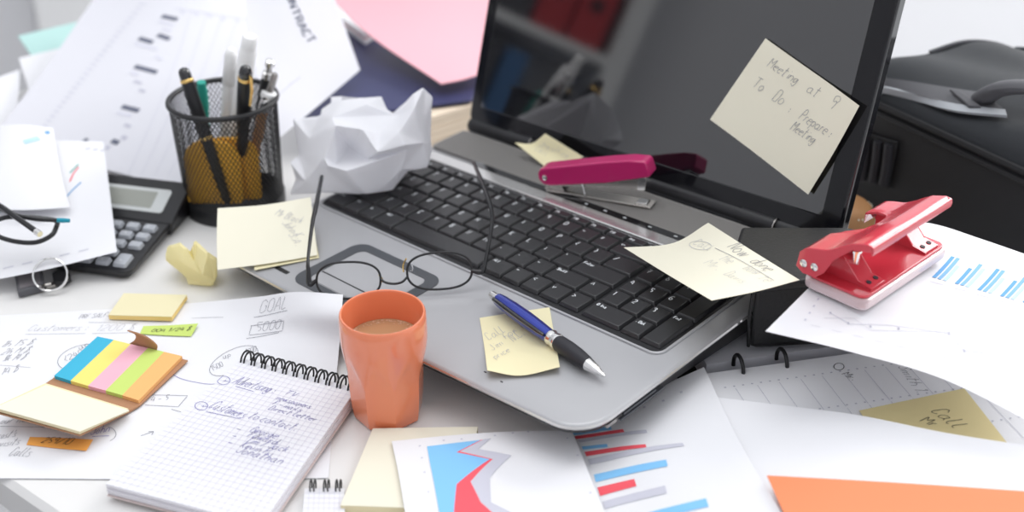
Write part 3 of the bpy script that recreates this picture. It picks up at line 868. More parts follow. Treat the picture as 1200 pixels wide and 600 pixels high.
# --- charts along the lower edge
def m_area(mb, S):
    left = [(500.5, 523.6), (502, 532), (504.5, 546), (509, 568), (514.6, 600), (519, 622)]
    blue = [(563.5, 516), (535, 530.5), (574, 538.6), (535, 568), (532, 600), (530, 622)]
    red = [(566, 515.5), (539, 529.6), (577.5, 538.6), (551.5, 565), (563.5, 589), (600, 622)]
    grey = [(575.5, 514), (560.5, 526.6), (599.5, 534), (574, 560.5), (575.5, 589), (640, 622)]
    strip_px(mb, S, left, blue, M['chart_blue2']); strip_px(mb, S, blue, red, M['chart_red']); strip_px(mb, S, red, grey, M['chart_grey2'])
    for x, y in ((492, 523), (494.5, 537), (497.5, 554), (502, 577), (520, 516.5), (541, 515), (580, 511), (601, 508), (619, 506.5), (665, 514), (677, 534), (692, 578)):
        line_px(mb, S, [(x - 1.2, y), (x + 1.2, y - .3)], .0012, M['lightgrey_print'], 2)
M['chart_blue2'] = mat('chart_sky_blue', (.22, .52, .84), .7); M['chart_grey2'] = mat('chart_pale_grey', (.55, .55, .63), .7)
def m_bars(mb, S):
    c = lambda x, y: (640 + x / 3, 400 + y / 3)
    for q, m in (([(90, 320), (226, 296), (230, 311), (98, 331)], 'chart_blue2'), ([(100, 335), (270, 310), (276, 321), (105, 345)], 'chart_red'), ([(110, 348), (352, 312), (356, 323), (120, 357)], 'chart_grey2'),
                 ([(125, 371), (214, 362), (217, 373), (130, 382)], 'chart_blue2'), ([(135, 390), (350, 363), (353, 374), (142, 405)], 'chart_red'), ([(147, 416), (480, 358), (486, 369), (155, 435)], 'chart_grey2'),
                 ([(168, 470), (422, 417), (428, 440), (175, 496)], 'chart_blue2'), ([(180, 515), (310, 485), (318, 510), (190, 545)], 'chart_red'), ([(198, 565), (418, 508), (425, 535), (207, 590)], 'chart_grey2'),
                 ([(225, 640), (562, 553), (572, 582), (235, 665)], 'chart_blue2')):
        a, b, d, e = [c(*p) for p in q]
        strip_px(mb, S, [a, b], [e, d], M[m], 10)
    for x, y in ((215, 275), (280, 255), (345, 233), (412, 210), (475, 180), (80, 340), (112, 402), (155, 535)):
        x, y = c(x, y); line_px(mb, S, [(x - 1.5, y + .4), (x + 1.5, y - .4)], .002, M['lightgrey_print'], 2)
paper('bar_chart_sheet', 'white sheet of blue, red and grey bars leaning on the laptop front corner', 'paper', [
    [(600, 531, .0035), (675, 506, .005), (742, 468, .0125), (825, 430, .0262)],
    [(645, 585, .0045), (712, 563, .0085), (785, 541, .0195), (868, 520, .0290)],
    [(690, 660, .0045), (755, 655, .0095), (840, 650, .0215), (945, 648, .0335)]], 'white_paper', 26, 22, marks=m_bars)
paper('area_chart_sheet', 'white sheet with a blue, red and grey area chart, bottom centre', 'paper', [
    [(459, 517, .0078), (530, 510, .0085), (600, 505.5, .0085), (670, 504.5, .0110)],
    [(468, 560, .0078), (541, 556, .0085), (614, 551, .0105), (688, 549, .0135)],
    [(482, 645, .0078), (560, 645, .0085), (640, 642, .0115), (724, 640, .0155)]], 'white_paper', 26, 22, marks=m_area)
paper('white_sheet', 'plain white sheet over the ring binder pages, lower right', 'paper', [
    [(812, 462, .0235), (893, 472, .0275), (1003, 486, .0335), (1113, 508, .0350), (1240, 527, .0370)],
    [(850, 545, .0235), (930, 545, .0270), (1020, 550, .0310), (1120, 560, .0320), (1240, 570, .0330)],
    [(900, 660, .0230), (960, 660, .0250), (1040, 660, .0280), (1130, 660, .0290), (1240, 660, .0300)]], 'white_paper', 26, 16)
paper('orange_folder', 'orange card in the lower right corner, on the plain white sheet', 'folder', [
    [(899, 557, .0352), (1060, 566, .0362), (1240, 578, .0372)],
    [(945, 660, .0345), (1085, 662, .0345), (1240, 665, .0345)]], 'orange_card', 14, 10, .0006)

# --- ring binder (organiser) under the laptop's right side
org = thing('ring_organizer', 'open ring organizer with ruled pages, under the black case and white sheet', 'organizer', at(900, 440, 0))
oT, oR = at(815, 436, .0205), at(1000, 410.5, .0205)
od = unit((oR - oT) * V(1, 1, 0)); on = V(od[1], -od[0], 0)
o0 = oT * V(1, 1, 0)
def op(a, b, z): return o0 + od * a + on * b + EZ * z
mb = MB(); prism(mb, [op(-.004, -.100, 0), op(.245, -.100, 0), op(.245, .165, 0), op(-.004, .165, 0)], [op(-.004, -.100, .003), op(.245, -.100, .003), op(.245, .165, .003), op(-.004, .165, .003)], M['leather']); mb.build('cover', org, bevel=.0015)
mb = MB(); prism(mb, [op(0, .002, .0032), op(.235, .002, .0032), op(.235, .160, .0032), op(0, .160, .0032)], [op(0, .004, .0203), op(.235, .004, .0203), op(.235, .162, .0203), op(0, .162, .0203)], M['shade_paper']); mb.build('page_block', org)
mb = MB(); prism(mb, [op(.012, -.096, .0032), op(.235, -.096, .0032), op(.235, -.010, .0032), op(.012, -.010, .0032)], [op(.012, -.096, .0150), op(.235, -.096, .0190), op(.235, -.010, .0190), op(.012, -.010, .0180)], M['beige_page'] if 'beige_page' in M else M['shade_paper']); mb.build('page_block', org)
So = Surf([[op(0, .004, .0211), op(.235, .004, .0211)], [op(0, .162, .0211), op(.235, .162, .0211)]], True)
def m_org(mb, S):
    for k in range(34): 
        u = .05 + k * .027
        for v in (.115, .34, .57):
            if u < 1: ribbon(mb, S, [(u, v), (u + .006, v)], .0011, M['grey_print'])
    for k in range(14): ribbon(mb, S, [(.08 + k * .066, .13 + .22 * j / 4) for j in range(5)], .00035, M['grey_print'])
    for k in range(14): ribbon(mb, S, [(.08 + k * .066, .36 + .6 * j / 8) for j in range(9)], .00035, M['grey_print'])
    ellipse_px(mb, S, 983, 430, 6, 4, 0, 360, .0006, M['black_ink']); write(mb, S, 'Mr.', (986, 439), (998, 446), .006, M['black_ink'], .0006)
    write(mb, S, 'Smith 1.', (1052, 430), (1074, 460), .008, M['pencil'], .0006)
make_sheet('top_page', So, M['white_paper'], 10, 8, .0003, org, m_org)
for px, py in ((866, 431), (917, 424)):
    p = at(px, py, .0205); a = np.dot(p - o0, od)
    mb = MB(); c = op(a, .001, .0195)
    tube(mb, [c + on * math.cos(w) * .0085 + EZ * math.sin(w) * .0095 for w in [math.radians(x) for x in range(-20, 201, 11)]], .0014, M['black_metal'], 8); mb.build('ring', org, smooth=True)
Sn = [at(1007, 481, .0222), at(1130, 455, .0222), at(1182, 521, .0222), at(1052, 550, .0222)]
paper('sticky_note', 'ochre note reading Call, stuck on the ring organizer page', 'sticky note', [[Sn[0], Sn[1]], [Sn[3], Sn[2]]], 'note_dull', 8, 8, world=True, marks=note_text([('Call', (1090, 482), (1118, 502), .011), ('Mr', (1078, 494), (1092, 500), .008)], 'black_ink', .0007))

# --- chart print under the red punch
M['faint_print'] = mat('faint_grey_print', (.72, .72, .77), .8)
M['chart_mid'] = mat('chart_mid_blue', (.18, .40, .68), .7)
def m_punchpaper(mb, S):
    for g in range(5):
        bx, by = 1092 + 26.5 * g, 325 + 7.3 * g
        for k, (m, f) in enumerate((('chart_blue', .72 if g % 2 else .98), ('chart_mid', .98), ('chart_lightblue', .85 if g % 2 else .7))):
            x, y = bx + 6.2 * k, by + 1.75 * k
            h = f * (1 if g != 4 else .6)
            strip_px(mb, S, [(x, y), (x + 23 * h, y - 25 * h)], [(x + 4.3, y + 1.2), (x + 4.3 + 23 * h, y + 1.2 - 25 * h)], M[m], 4)
        line_px(mb, S, [(bx - 2, by + 5), (bx + 14, by + 9)], .0008, M['lightgrey_print'], 2)
    line_px(mb, S, [(973, 367), (996, 380), (1040, 381), (1112, 391), (1130, 411), (1164, 415)], .0005, M['lightgrey_print'], 4)
    line_px(mb, S, [(966, 373), (1000, 373), (1020, 387), (1080, 388), (1150, 392)], .0005, M['faint_print'], 4)
    for x, y in ((973, 367), (994, 379), (1020, 383), (1053, 385), (1112, 391), (1130, 411)): line_px(mb, S, [(x - 1.2, y), (x + 1.2, y)], .0018, M['grey_print'], 2)
    for k in range(9): line_px(mb, S, [(950 + 25 * k, 381 + 6 * k), (961 + 25 * k, 383.6 + 6 * k)], .0005, M['faint_print'], 2)
    for k in range(4): line_px(mb, S, [(943 + k * 5, 376 - k * 8), (944.5 + k * 5, 374 - k * 8)], .0012, M['lightgrey_print'], 2)
paper('bar_chart_sheet', 'white print of blue bar groups and a line chart under the red hole punch', 'paper', [
    [(1036, 258, .0865), (1092, 262, .0835), (1150, 280, .080), (1225, 306, .076)],
    [(985, 300, .0868), (1060, 322, .0868), (1140, 346, .0790), (1230, 378, .072)],
    [(945, 340, .0868), (1035, 366, .0850), (1125, 394, .0740), (1235, 440, .063)],
    [(897, 388, .0855), (1000, 413, .0770), (1110, 446, .0640), (1240, 512, .048)]], 'white_paper', 30, 26, marks=m_punchpaper)

# --- small spiral pad at the lower edge
sp = thing('spiral_pad', 'small squared spiral pad cut off by the lower edge', 'notebook', at(380, 590, 0))
q = [at(x, y, .003) * V(1, 1, 0) for x, y in ((357, 573), (404, 573), (404, 640), (352, 640))]
mb = MB(); pad_solid(mb, q, .003, M['shade_paper']); mb.build('page_block', sp)
S = Surf([[q[0] + EZ * .0035, q[1] + EZ * .0035], [q[3] + EZ * .0035, q[2] + EZ * .0035]], True)
def m_sq(nu, nv):
    def f(mb, S):
        for k in range(1, nu): ribbon(mb, S, [(k / nu, j / 8) for j in range(9)], .00028, M['grid_line'])
        for k in range(1, nv): ribbon(mb, S, [(j / 8, k / nv) for j in range(9)], .00028, M['grid_line'])
    return f
make_sheet('top_page', S, M['white_paper'], 8, 8, .0003, sp, m_sq(8, 11))
for px in (367, 383, 397):
    c = at(px, 573, .002)
    for dx in (-.0012, .0012):
        mb = MB(); tube(mb, [c + EX * dx + EY * math.cos(w) * .004 + EZ * (math.sin(w) * .004 + .0022) for w in [math.radians(a) for a in range(-60, 241, 20)]], .0005, M['black_metal'], 6); mb.build('coil', sp, smooth=True)

# ================================================================== spiral notebook
M['cover_pale'] = mat('pale_pink_cover', (.66, .55, .53), .7)
nb = thing('spiral_notebook', 'squared spiral notebook with blue handwriting, beside the orange cup', 'notebook', at(260, 500, .004))
Q = [at(x, y, .0125) for x, y in ((284, 420), (418, 455), (306, 615), (124, 567))]
hx = unit(Q[1] - Q[0]); hy = unit(Q[3] - Q[0])
down = lambda p, z: p * V(1, 1, 0) + EZ * z
mb = MB(); pad_solid(mb, [down(p, .0036) for p in (Q[0], Q[1] + hx * .001, Q[2] + hx * .001 + hy * .001, Q[3] + hy * .001)], .0009, M['cover_pale']); mb.build('back_cover', nb)
M['page_edge'] = mat('page_edges', (.74, .72, .76), .8)
mb = MB()
for k in range(5):
    j = .0005 * ((k * 7) % 3)
    pad_solid(mb, [down(p, .0047 + k * .0015) + hx * j * .6 + hy * j for p in Q], .00135, M['page_edge'])
mb.build('page_block', nb)
S = Surf([[Q[0], Q[1]], [Q[3], Q[2]]], True)
def m_note(mb, S):
    m_sq(22, 31)(mb, S)
    I, w = M['blue_ink'], .0005
    for (x, y) in ((262, 446), (236, 476)):
        ellipse_px(mb, S, x, y, 7.5, 5, 0, 360, w, I); write(mb, S, '*', (258.5 + x - 262, y + 3), (265 + x - 262, y + 4), .0045, I, w)
    for t, p, q, c in (('Advertising :', (272, 449), (318, 461), .0085), ('TV', (332, 462), (344, 465), .005), ('newspapers', (323, 468), (362, 479), .0045), ('E - mails', (319, 474), (351, 483), .0045), ('Direct letter', (314, 480), (368, 494), .0045),
                       ('Customers', (244, 478), (283, 490), .009), ('to contact.', (290, 490), (344, 505), .0075), ('George', (292, 506), (322, 514), .006), ('Edward', (289, 512), (321, 521), .006), ('Tim / Jack', (286, 518), (334, 530), .006), ('Kevin P.', (281, 524), (314, 533), .006), ('Jonathan', (276, 530), (328, 544), .007)):
        write(mb, S, t, p, q, c, I, w, .35)
    line_px(mb, S, [(276, 453), (297, 459)], w, I); line_px(mb, S, [(242, 483), (282, 491)], w, I)
    for k in range(3): line_px(mb, S, [(278 - k * 5, 503 + k * 8), (282 - k * 5, 504 + k * 8)], w, I)
make_sheet('top_page', S, M['white_paper'], 12, 12, .0003, nb, m_note)
N = 11
for k in range(N):
    c0 = Q[0] + (Q[1] - Q[0]) * ((k + .35) / (N - .3)) - EZ * .0018
    for dx in (-.0013, .0013):
        pts = []
        for a in range(-75, 236, 14):
            w = math.radians(a); pts.append(c0 + hx * dx + hy * (math.cos(w) * .0062 - .0015) + EZ * (math.sin(w) * .0068))
        mb = MB(); tube(mb, pts, .0007, M['black_metal'], 6); mb.build('coil', nb, smooth=True)

# ================================================================== kraft booklet of flags
fb = thing('flag_booklet', 'open kraft booklet with five strips of coloured flags and a cream note pad', 'note booklet', at(150, 450, .0018))
def slab(name, pts, h, m, bevel=0, par=fb, up=EZ):
    mb = MB(); prism(mb, pts, [p + up * h for p in pts], M[m]); return mb.build(name, par, bevel=bevel)
za = .0022
slab('back_cover', [at(*p, za) for p in ((113, 398.5), (220.5, 423.5), (164, 476.5), (61, 446))], .0012, 'kraft', .0003)
slab('spine', [at(*p, za) for p in ((61, 446), (164, 476.5), (151, 484), (52, 452))], .0012, 'kraft')
H0, H1 = at(52, 452, za), at(151.5, 484, za)
fl = [H0, H1, at(94, 511.5, .0145), at(-6, 484.5, .0145)]
slab('front_cover', fl, .0012, 'kraft', .0003)
slab('note_block', [at(*p, z) for p, z in (((54, 452.5), .0048), ((151, 482.5), .0048), ((93.5, 509), .0162), ((-6, 481.0), .0162))], .0026, 'note_edge_pale')
Sb = Surf([[at(54, 451, .0081), at(151.5, 480.8, .0081)], [at(-6, 477.5, .0196), at(93.5, 505.5, .0196)]], True)
make_sheet('cream_note', Sb, M['note_pale'], 6, 6, .0004, fb)
tops = [(115, 398), (134, 402), (154, 407), (174, 411.5), (193, 416), (214, 421)]
bots = [(64.5, 444), (83.5, 450), (104, 456), (124.5, 461.5), (144, 467), (163, 473)]
for i, (m, lb) in enumerate((('flag_blue', 'blue flag strip'), ('flag_yellow', 'yellow flag strip'), ('flag_pink', 'pink flag strip'), ('flag_green', 'green flag strip'), ('flag_orange2', 'orange flag strip'))):
    if m == 'flag_orange2': M[m] = paper_mat('flag_peach', (.94, .52, .20))
    o = slab('flag_strip', [at(*p, za + .0013) for p in (tops[i], tops[i + 1], bots[i + 1], bots[i])], .0028, m); o['label'] = lb
St = Surf([[at(150, 404, .0035), at(183, 412, .0035)], [at(158, 398, .010), at(183, 405, .011)], [at(158, 392, .016), at(172, 396, .018)], [at(149, 388, .0195), at(160, 391, .021)]], True)
make_sheet('closing_flap', St, M['kraft'], 8, 12, .001, fb)

# ================================================================== orange cup
CB = at(455.5, 483.5, 0); CB[2] = .0004
cup = thing('cup', 'small orange faceted cup half full of milky coffee', 'cup', CB)
def cup_r(th, z, R):
    oct_ = R * math.cos(math.pi / 8) / math.cos(((th + math.pi / 8) % (math.pi / 4)) - math.pi / 8)
    edge = .044 + .007 * math.cos(8 * th)
    t = min(max((z - edge + .004) / .008, 0), 1); t = t * t * (3 - 2 * t)
    return oct_ * (1 - t) * 1.03 + R * t
prof = [(0, .0205), (.0012, .0222), (.004, .0227), (.010, .0234), (.016, .0238), (.022, .0240), (.028, .0242), (.033, .0244), (.037, .0249), (.040, .0254), (.043, .0259), (.046, .0264), (.049, .0269), (.052, .0273), (.056, .0278), (.061, .0283), (.067, .0283), (.074, .0281), (.0790, .0277)]
n = 96; vs = []; fs = []
off0 = math.radians(-5)
for z, R in prof:
    for k in range(n):
        th = 2 * math.pi * k / n; r = cup_r(th, z, R)
        vs.append(CB + V(math.cos(th + off0) * r, math.sin(th + off0) * r, z))
for z, R in ((.0800, .0270), (.0798, .0262), (.0787, .0257), (.066, .0254), (.058, .0250), (.045, .0242), (.03, .0228), (.012, .0205), (.006, .017)):
    for k in range(n):
        th = 2 * math.pi * k / n; vs.append(CB + V(math.cos(th + off0) * R, math.sin(th + off0) * R, z))
m = len(vs) // n
for i in range(m - 1):
    for k in range(n):
        l = (k + 1) % n; fs.append((i * n + k, i * n + l, (i + 1) * n + l, (i + 1) * n + k))
fs.append(tuple(range(n - 1, -1, -1))); fs.append(tuple((m - 1) * n + k for k in range(n)))
mb = MB(); mb.add(vs, fs, M['orange_glaze']); mb.build('cup_body', cup, smooth=True, angle=33)
mb = MB(); lathe(mb, CB, EZ, [(.057, .0), (.057, .0246), (.0586, .02475), (.0582, .0235), (.0580, .0)], M['coffee'], 48, False); cf = mb.build('coffee', cup, smooth=True)
mb = MB(); rr = random.Random(3)
for k in range(260):
    a = rr.uniform(0, 2 * math.pi); d = .0240 - abs(rr.gauss(0, .0020)); r = rr.uniform(.0003, .0008)
    c = CB + V(math.cos(a) * d, math.sin(a) * d, .0583)
    lathe(mb, c, EZ, [(0, r), (r * .2, r * .85), (r * .32, r * .4), (r * .35, 0)], M['foam'], 7, False)
mb.build('foam', cf, smooth=True)

# ================================================================== blue pen
pa, pb = lap_px(576, 345, 5.5), lap_px(709, 441, 3.0)
pen = thing('ballpoint_pen', 'blue and black ballpoint pen with silver tip, across the yellow note', 'pen', (pa + pb) / 2)
pd = pb - pa; PL = np.linalg.norm(pd); pd = pd / PL
def pseg(name, prof, m, par=pen, n=28):
    mb = MB(); lathe(mb, pa, pd, [(h * PL, r) for h, r in prof], M[m], n); return mb.build(name, par, smooth=True, angle=45)
pseg('push_button', [(-.005, .001), (0, .0026), (.01, .0029), (.05, .0029), (.052, .0036), (.065, .0038)], 'chrome')
pseg('barrel', [(.063, .0030), (.066, .0043), (.10, .0049), (.20, .0056), (.33, .0059), (.45, .0055), (.545, .0048)], 'blue_pen')
pseg('ring', [(.543, .0047), (.547, .0054), (.56, .0057), (.575, .0051), (.585, .0051), (.60, .0058), (.615, .0056), (.618, .0049)], 'chrome')
pseg('grip', [(.616, .0050), (.63, .0056), (.70, .0060), (.78, .0057), (.85, .0048), (.87, .0044)], 'rubber')
pseg('tip', [(.868, .0045), (.88, .0043), (.94, .0028), (.965, .0017), (.985, .0014), (1.0, .0006)], 'chrome')
sd = unit(np.cross(pd, LR[:, 2])); 
side = unit(LR[:, 2] * .55 - sd * -.83) if np.dot(sd, V(1, .3, 0)) < 0 else unit(LR[:, 2] * .55 + sd * .83)
mb = MB(); tube(mb, [pa + pd * (h * PL) + side * d for h, d in ((.075, .0046), (.09, .0068), (.2, .0072), (.35, .0074), (.50, .0066), (.54, .0056))], [.0014, .0016, .0017, .0017, .0015, .0011], M['black_gloss'], 10); mb.build('clip', pen, smooth=True)

# ================================================================== eyeglasses on the laptop
gl = thing('eyeglasses', 'thin black oval eyeglasses with gold nose pads, standing on the laptop touchpad', 'glasses', V(-.085, .74, .034))
gt = math.radians(25); gn = V(0, -math.cos(gt), math.sin(gt)); gp = V(0, .7372, .0355)
gpx = lambda x, y, o=0.0: on_plane(x, y, gp + gn * o, gn)
def lens_loop(cx, cy, a, b, n=40, tilt=0.0, sq=2.5):
    out = []
    for k in range(n):
        w = 2 * math.pi * k / n; c, s = math.cos(w), math.sin(w)
        x = a * math.copysign(abs(c) ** (2 / sq), c); y = b * math.copysign(abs(s) ** (2 / sq), s)
        out.append((cx + x * math.cos(tilt) - y * math.sin(tilt), cy + x * math.sin(tilt) + y * math.cos(tilt)))
    return out
for (cx, cy, a, b, tl) in ((408.5, 328.5, 37.5, 21.5, -.02), (515, 317.5, 38, 21.5, -.06)):
    lo = [gpx(x, y) for x, y in lens_loop(cx, cy, a, b, 48, tl)]
    mb = MB(); tube(mb, lo, .00085, M['black_metal'], 8, closed=True); rim = mb.build('rim', gl, smooth=True)
    li = [gpx(x, y) for x, y in lens_loop(cx, cy, a - .7, b - .7, 48, tl)]
    mb = MB(); prism(mb, [p - gn * .0006 for p in li], [p + gn * .0006 for p in li], M['lens']); mb.build('lens', gl)
br = catmull([gpx(446, 327, .0006), gpx(452, 331, .002), gpx(462, 332.5, .003), gpx(471, 330.5, .003), gpx(477, 325, .0006)], 6)
mb = MB(); tube(mb, br, .0009, M['black_metal'], 8); mb.build('bridge', gl, smooth=True)
for (x0, y0, x1, y1, x2, y2) in ((444, 322, 447, 331, 441, 321), (476, 303, 473, 319, 482, 314)):
    mb = MB(); tube(mb, catmull([gpx(x0, y0, .0), gpx((x0 + x1) / 2 - (2 if x0 > 460 else -2), (y0 + y1) / 2, -.003), gpx(x1, y1, -.002)], 5), .0006, M['gold'], 6); pw = mb.build('pad_arm', gl, smooth=True)
    mb = MB(); c = gpx(x2, y2, -.006); ax = unit(gn * .4 + EX * (1 if x0 < 460 else -1)); lathe(mb, c, ax, [(-.0008, .0005), (-.0006, .0026), (.0006, .0026), (.0008, .0005)], M['lens'], 14); mb.build('nose_pad', pw, smooth=True)
def gT(pts, rads):
    P = catmull([gpx(*pts[0])] + [gpx(*pts[1])] + [at(*p) for p in pts[2:]], 8)
    R = np.interp(np.linspace(0, 1, len(P)), np.linspace(0, 1, len(rads)), rads)
    mb = MB(); tube(mb, P, list(R * 1.3), M['black_plastic'], 8); return mb.build('temple', gl, smooth=True)
gT([(371, 328), (363, 333), (361.5, 318, .050), (361, 303, .056), (366, 262, .0640), (370, 243, .0655), (377, 207, .0600)], [.0009, .0016, .0013, .0009, .0012, .0014, .0012])
gT([(552, 317), (562, 319), (567, 314, .0525), (573, 284, .0640), (577, 258, .0690), (574, 238, .0710), (563, 209, .0660), (555, 191, .0580)], [.0009, .0016, .0013, .0010, .0012, .0014, .0014, .0011])

# ================================================================== black glasses with teal tip at the left edge
g2 = thing('eyeglasses', 'black framed eyeglasses with a teal temple tip, cut off by the left edge', 'glasses', at(20, 270, .04))
hgt = .047
def g2p(x, y, z=hgt): return at(x, y, z)
for loop in ([(-14, 266, .050), (2, 256, .055), (22, 254, .055), (50, 256, .053), (66, 259, .051), (66, 266, .045), (60, 276, .041), (42, 284, .038), (18, 283, .038), (-4, 276, .042)],
             [(-104, 270, .050), (-84, 262, .055), (-58, 260, .055), (-32, 262, .053), (-20, 266, .050), (-26, 280, .042), (-46, 288, .038), (-70, 287, .038), (-92, 280, .042)]):
    P = catmull([at(*p) for p in loop], 5, True)
    mb = MB(); tube(mb, P, .0019, M['black_plastic'], 8, closed=True); mb.build('rim', g2, smooth=True)
    c = np.mean(P, 0); nn = unit(np.cross(P[0] - c, P[10] - c)); 
    li = [c + (p - c) * .97 for p in P]
    mb = MB(); prism(mb, [p - nn * .0006 for p in li], [p + nn * .0006 for p in li], M['lens']); mb.build('lens', g2)
mb = MB(); tube(mb, [at(-22, 268, .050), at(-17, 266, .052), at(-13, 267, .050)], .0018, M['black_plastic'], 8); mb.build('bridge', g2, smooth=True)
mb = MB(); tube(mb, catmull([at(-40, 224, .066), at(-6, 238, .064), at(18, 254, .062), (at(42, 271, .058))], 6), .0022, M['black_plastic'], 8); t1 = mb.build('temple', g2, smooth=True)
e = at(42, 271, .058); e2 = at(47, 274.5, .0572)
mb = MB(); tube(mb, [e, e2], .0024, M['chrome'], 10); mb.build('metal_end', t1, smooth=True)
mb = MB(); tube(mb, catmull([at(-30, 236, .0615), at(0, 245, .0600), at(22, 253, .0590), at(45, 257, .0580), at(67, 258, .0570)], 6), .0017, M['black_plastic'], 8); t2 = mb.build('temple', g2, smooth=True)
mb = MB(); tube(mb, [at(67, 258, .0570), at(74, 258.3, .0565), at(82, 258.5, .0560)], [.0018, .0019, .0015], M['teal_plastic'], 10); mb.build('temple_tip', t2, smooth=True)

# ================================================================== calculator
cO = V(-.3015, .812, 0); cu = unit(V(-.0745, .018, 0)); cv = unit(V(.021, .118, 0))
calc = thing('calculator', 'black desk calculator with grey keys, half covered by the line chart sheet', 'calculator', cO)
cp_ = lambda u, v, z: cO + (cu * u + cv * v) * .001 + EZ * z * .001
def cwall(name, u0, u1, v0, v1, zf, m, r=3, h=None, bevel=0, inset=0):
    o = rrect(u0, u1, v0, v1, r, 5); mb = MB()
    prism(mb, [cp_(u, v, zf(v) - h) for u, v in o], [cp_(u, v, zf(v)) for u, v in o], M[m]); return mb
zk = lambda v: 9 + v * .045
zd = lambda v: 13 + (v - 76) * .33
o = rrect(0, 104, 0, 78, (9, 4, 2, 2), 6); mb = MB()
prism(mb, [cp_(u, v, 1.5) for u, v in rrect(4, 100, 3, 78, (7, 4, 2, 2), 6)], [cp_(u, v, zk(v)) for u, v in o], M['black_plastic']); mb.build('keypad_body', calc, bevel=.0015)
mb = MB(); prism(mb, [cp_(u, v, 1.5) for u, v in rrect(1, 103, 77, 122, 3, 5)], [cp_(u, v, zd(v)) for u, v in rrect(-2, 106, 76, 124, 3, 5)], M['black_plastic']); mb.build('display_housing', calc, bevel=.0015)
mb = cwall('f', 12, 92, 86, 112, lambda v: zd(v) + .6, 'lcd_frame', 3, 1.0); mb.build('display_frame', calc)
mb = cwall('f', 24, 84, 90, 108, lambda v: zd(v) + .9, 'lcd', 1, 1.0); mb.build('display', calc)
for c in range(6):
    for r in range(5):
        u0, v0, w, h = 7 + c * 15.5, 6 + r * 13.6, 12.5, 9.6
        if c == 0 and r == 0: h = 17
        if c == 0 and r == 1: continue
        if v0 + h > 75: continue
        mb = MB(); lo, hi = rrect(u0, u0 + w, v0, v0 + h, 2, 4), rrect(u0 + 1, u0 + w - 1, v0 + 1, v0 + h - 1, 2, 4)
        prism(mb, [cp_(u, v, zk(v) - .5) for u, v in lo], [cp_(u, v, zk(v) + 3) for u, v in hi], M['grey_plastic'])
        t = [['+', '=', '.', '0', '0', 'C'], ['', '3', '2', '1', '%', 'M'], ['-', '6', '5', '4', '/', 'M'], ['*', '9', '8', '7', '+', 'M'], ['C', '/', '*', '-', '+', 'M']][r][c]
        for pts in glyphs(t)[0]:
            P = [cp_(u0 + w * .62 - x * .62, v0 + h * .3 + y * .62, zk(v0) + 3.3 + .02 * y) for x, y in pts]; vs = []
            for i, p in enumerate(P):
                tt = unit(P[min(i + 1, len(P) - 1)] - P[max(i - 1, 0)] + V(1e-9, 0, 0)); d = np.cross(EZ, tt) * .0004; vs += [p - d, p + d]
            mb.add(vs, [(2 * i, 2 * i + 2, 2 * i + 3, 2 * i + 1) for i in range(len(P) - 1)], M['legend'])
        mb.build('key', calc, bevel=.0004)

# ================================================================== key ring
M['fob_grey'] = mat('grey_fob_leather', (.17, .155, .165), .5)
kr = thing('key_ring', 'steel key ring with a dark fob and a black key, by the left chart sheet', 'keys', at(55, 332, 0))
rc = at(59, 322, .014); rn = unit(V(.12, -.75, .62)); ra = unit(np.cross(rn, EZ)); rb = np.cross(ra, rn)
for s in (-.0007, .0007):
    mb = MB(); tube(mb, [rc + rn * s + (ra * math.cos(w) + rb * math.sin(w)) * .0128 for w in [2 * math.pi * k / 36 for k in range(36)]], .0008, M['chrome'], 8, closed=True); mb.build('ring', kr, smooth=True)
q = [at(x, y, .0022) * V(1, 1, 0) + EZ * .0012 for x, y in ((18, 326), (50, 319), (53, 340), (22, 348))]
mb = MB(); prism(mb, q, [p + EZ * .006 for p in q], M['strap']); fo = mb.build('fob', kr, bevel=.0008)
mb = MB(); c = [sum(q) / 4 + (p - sum(q) / 4) * .8 + EZ * .0061 for p in q]; prism(mb, c, [p + EZ * .0004 for p in c], M['fob_grey']); mb.build('fob_inlay', fo)
kp = [(62, 325), (72, 319), (82, 322), (84, 330), (76, 336), (64, 336)]
mb = MB(); lo = [at(x, y, .0015) for x, y in kp]; prism(mb, lo, [p + EZ * .0045 for p in lo], M['black_plastic']); kh = mb.build('key_head', kr, bevel=.0008)
mb = MB(); tube(mb, [at(60, 333, .005), at(52, 334.5, .0052), at(47, 336, .0085)], .0012, M['steel'], 8); mb.build('connector', kr, smooth=True)
mb = MB(); a_, b_ = at(64, 334, .0015), at(54, 337, .0015); wv = unit(np.cross(b_ - a_, EZ)) * .003
prism(mb, [a_ - wv, a_ + wv, b_ + wv, b_ - wv], [p + EZ * .002 for p in (a_ - wv, a_ + wv, b_ + wv, b_ - wv)], M['steel']); mb.build('key_blade', kr)

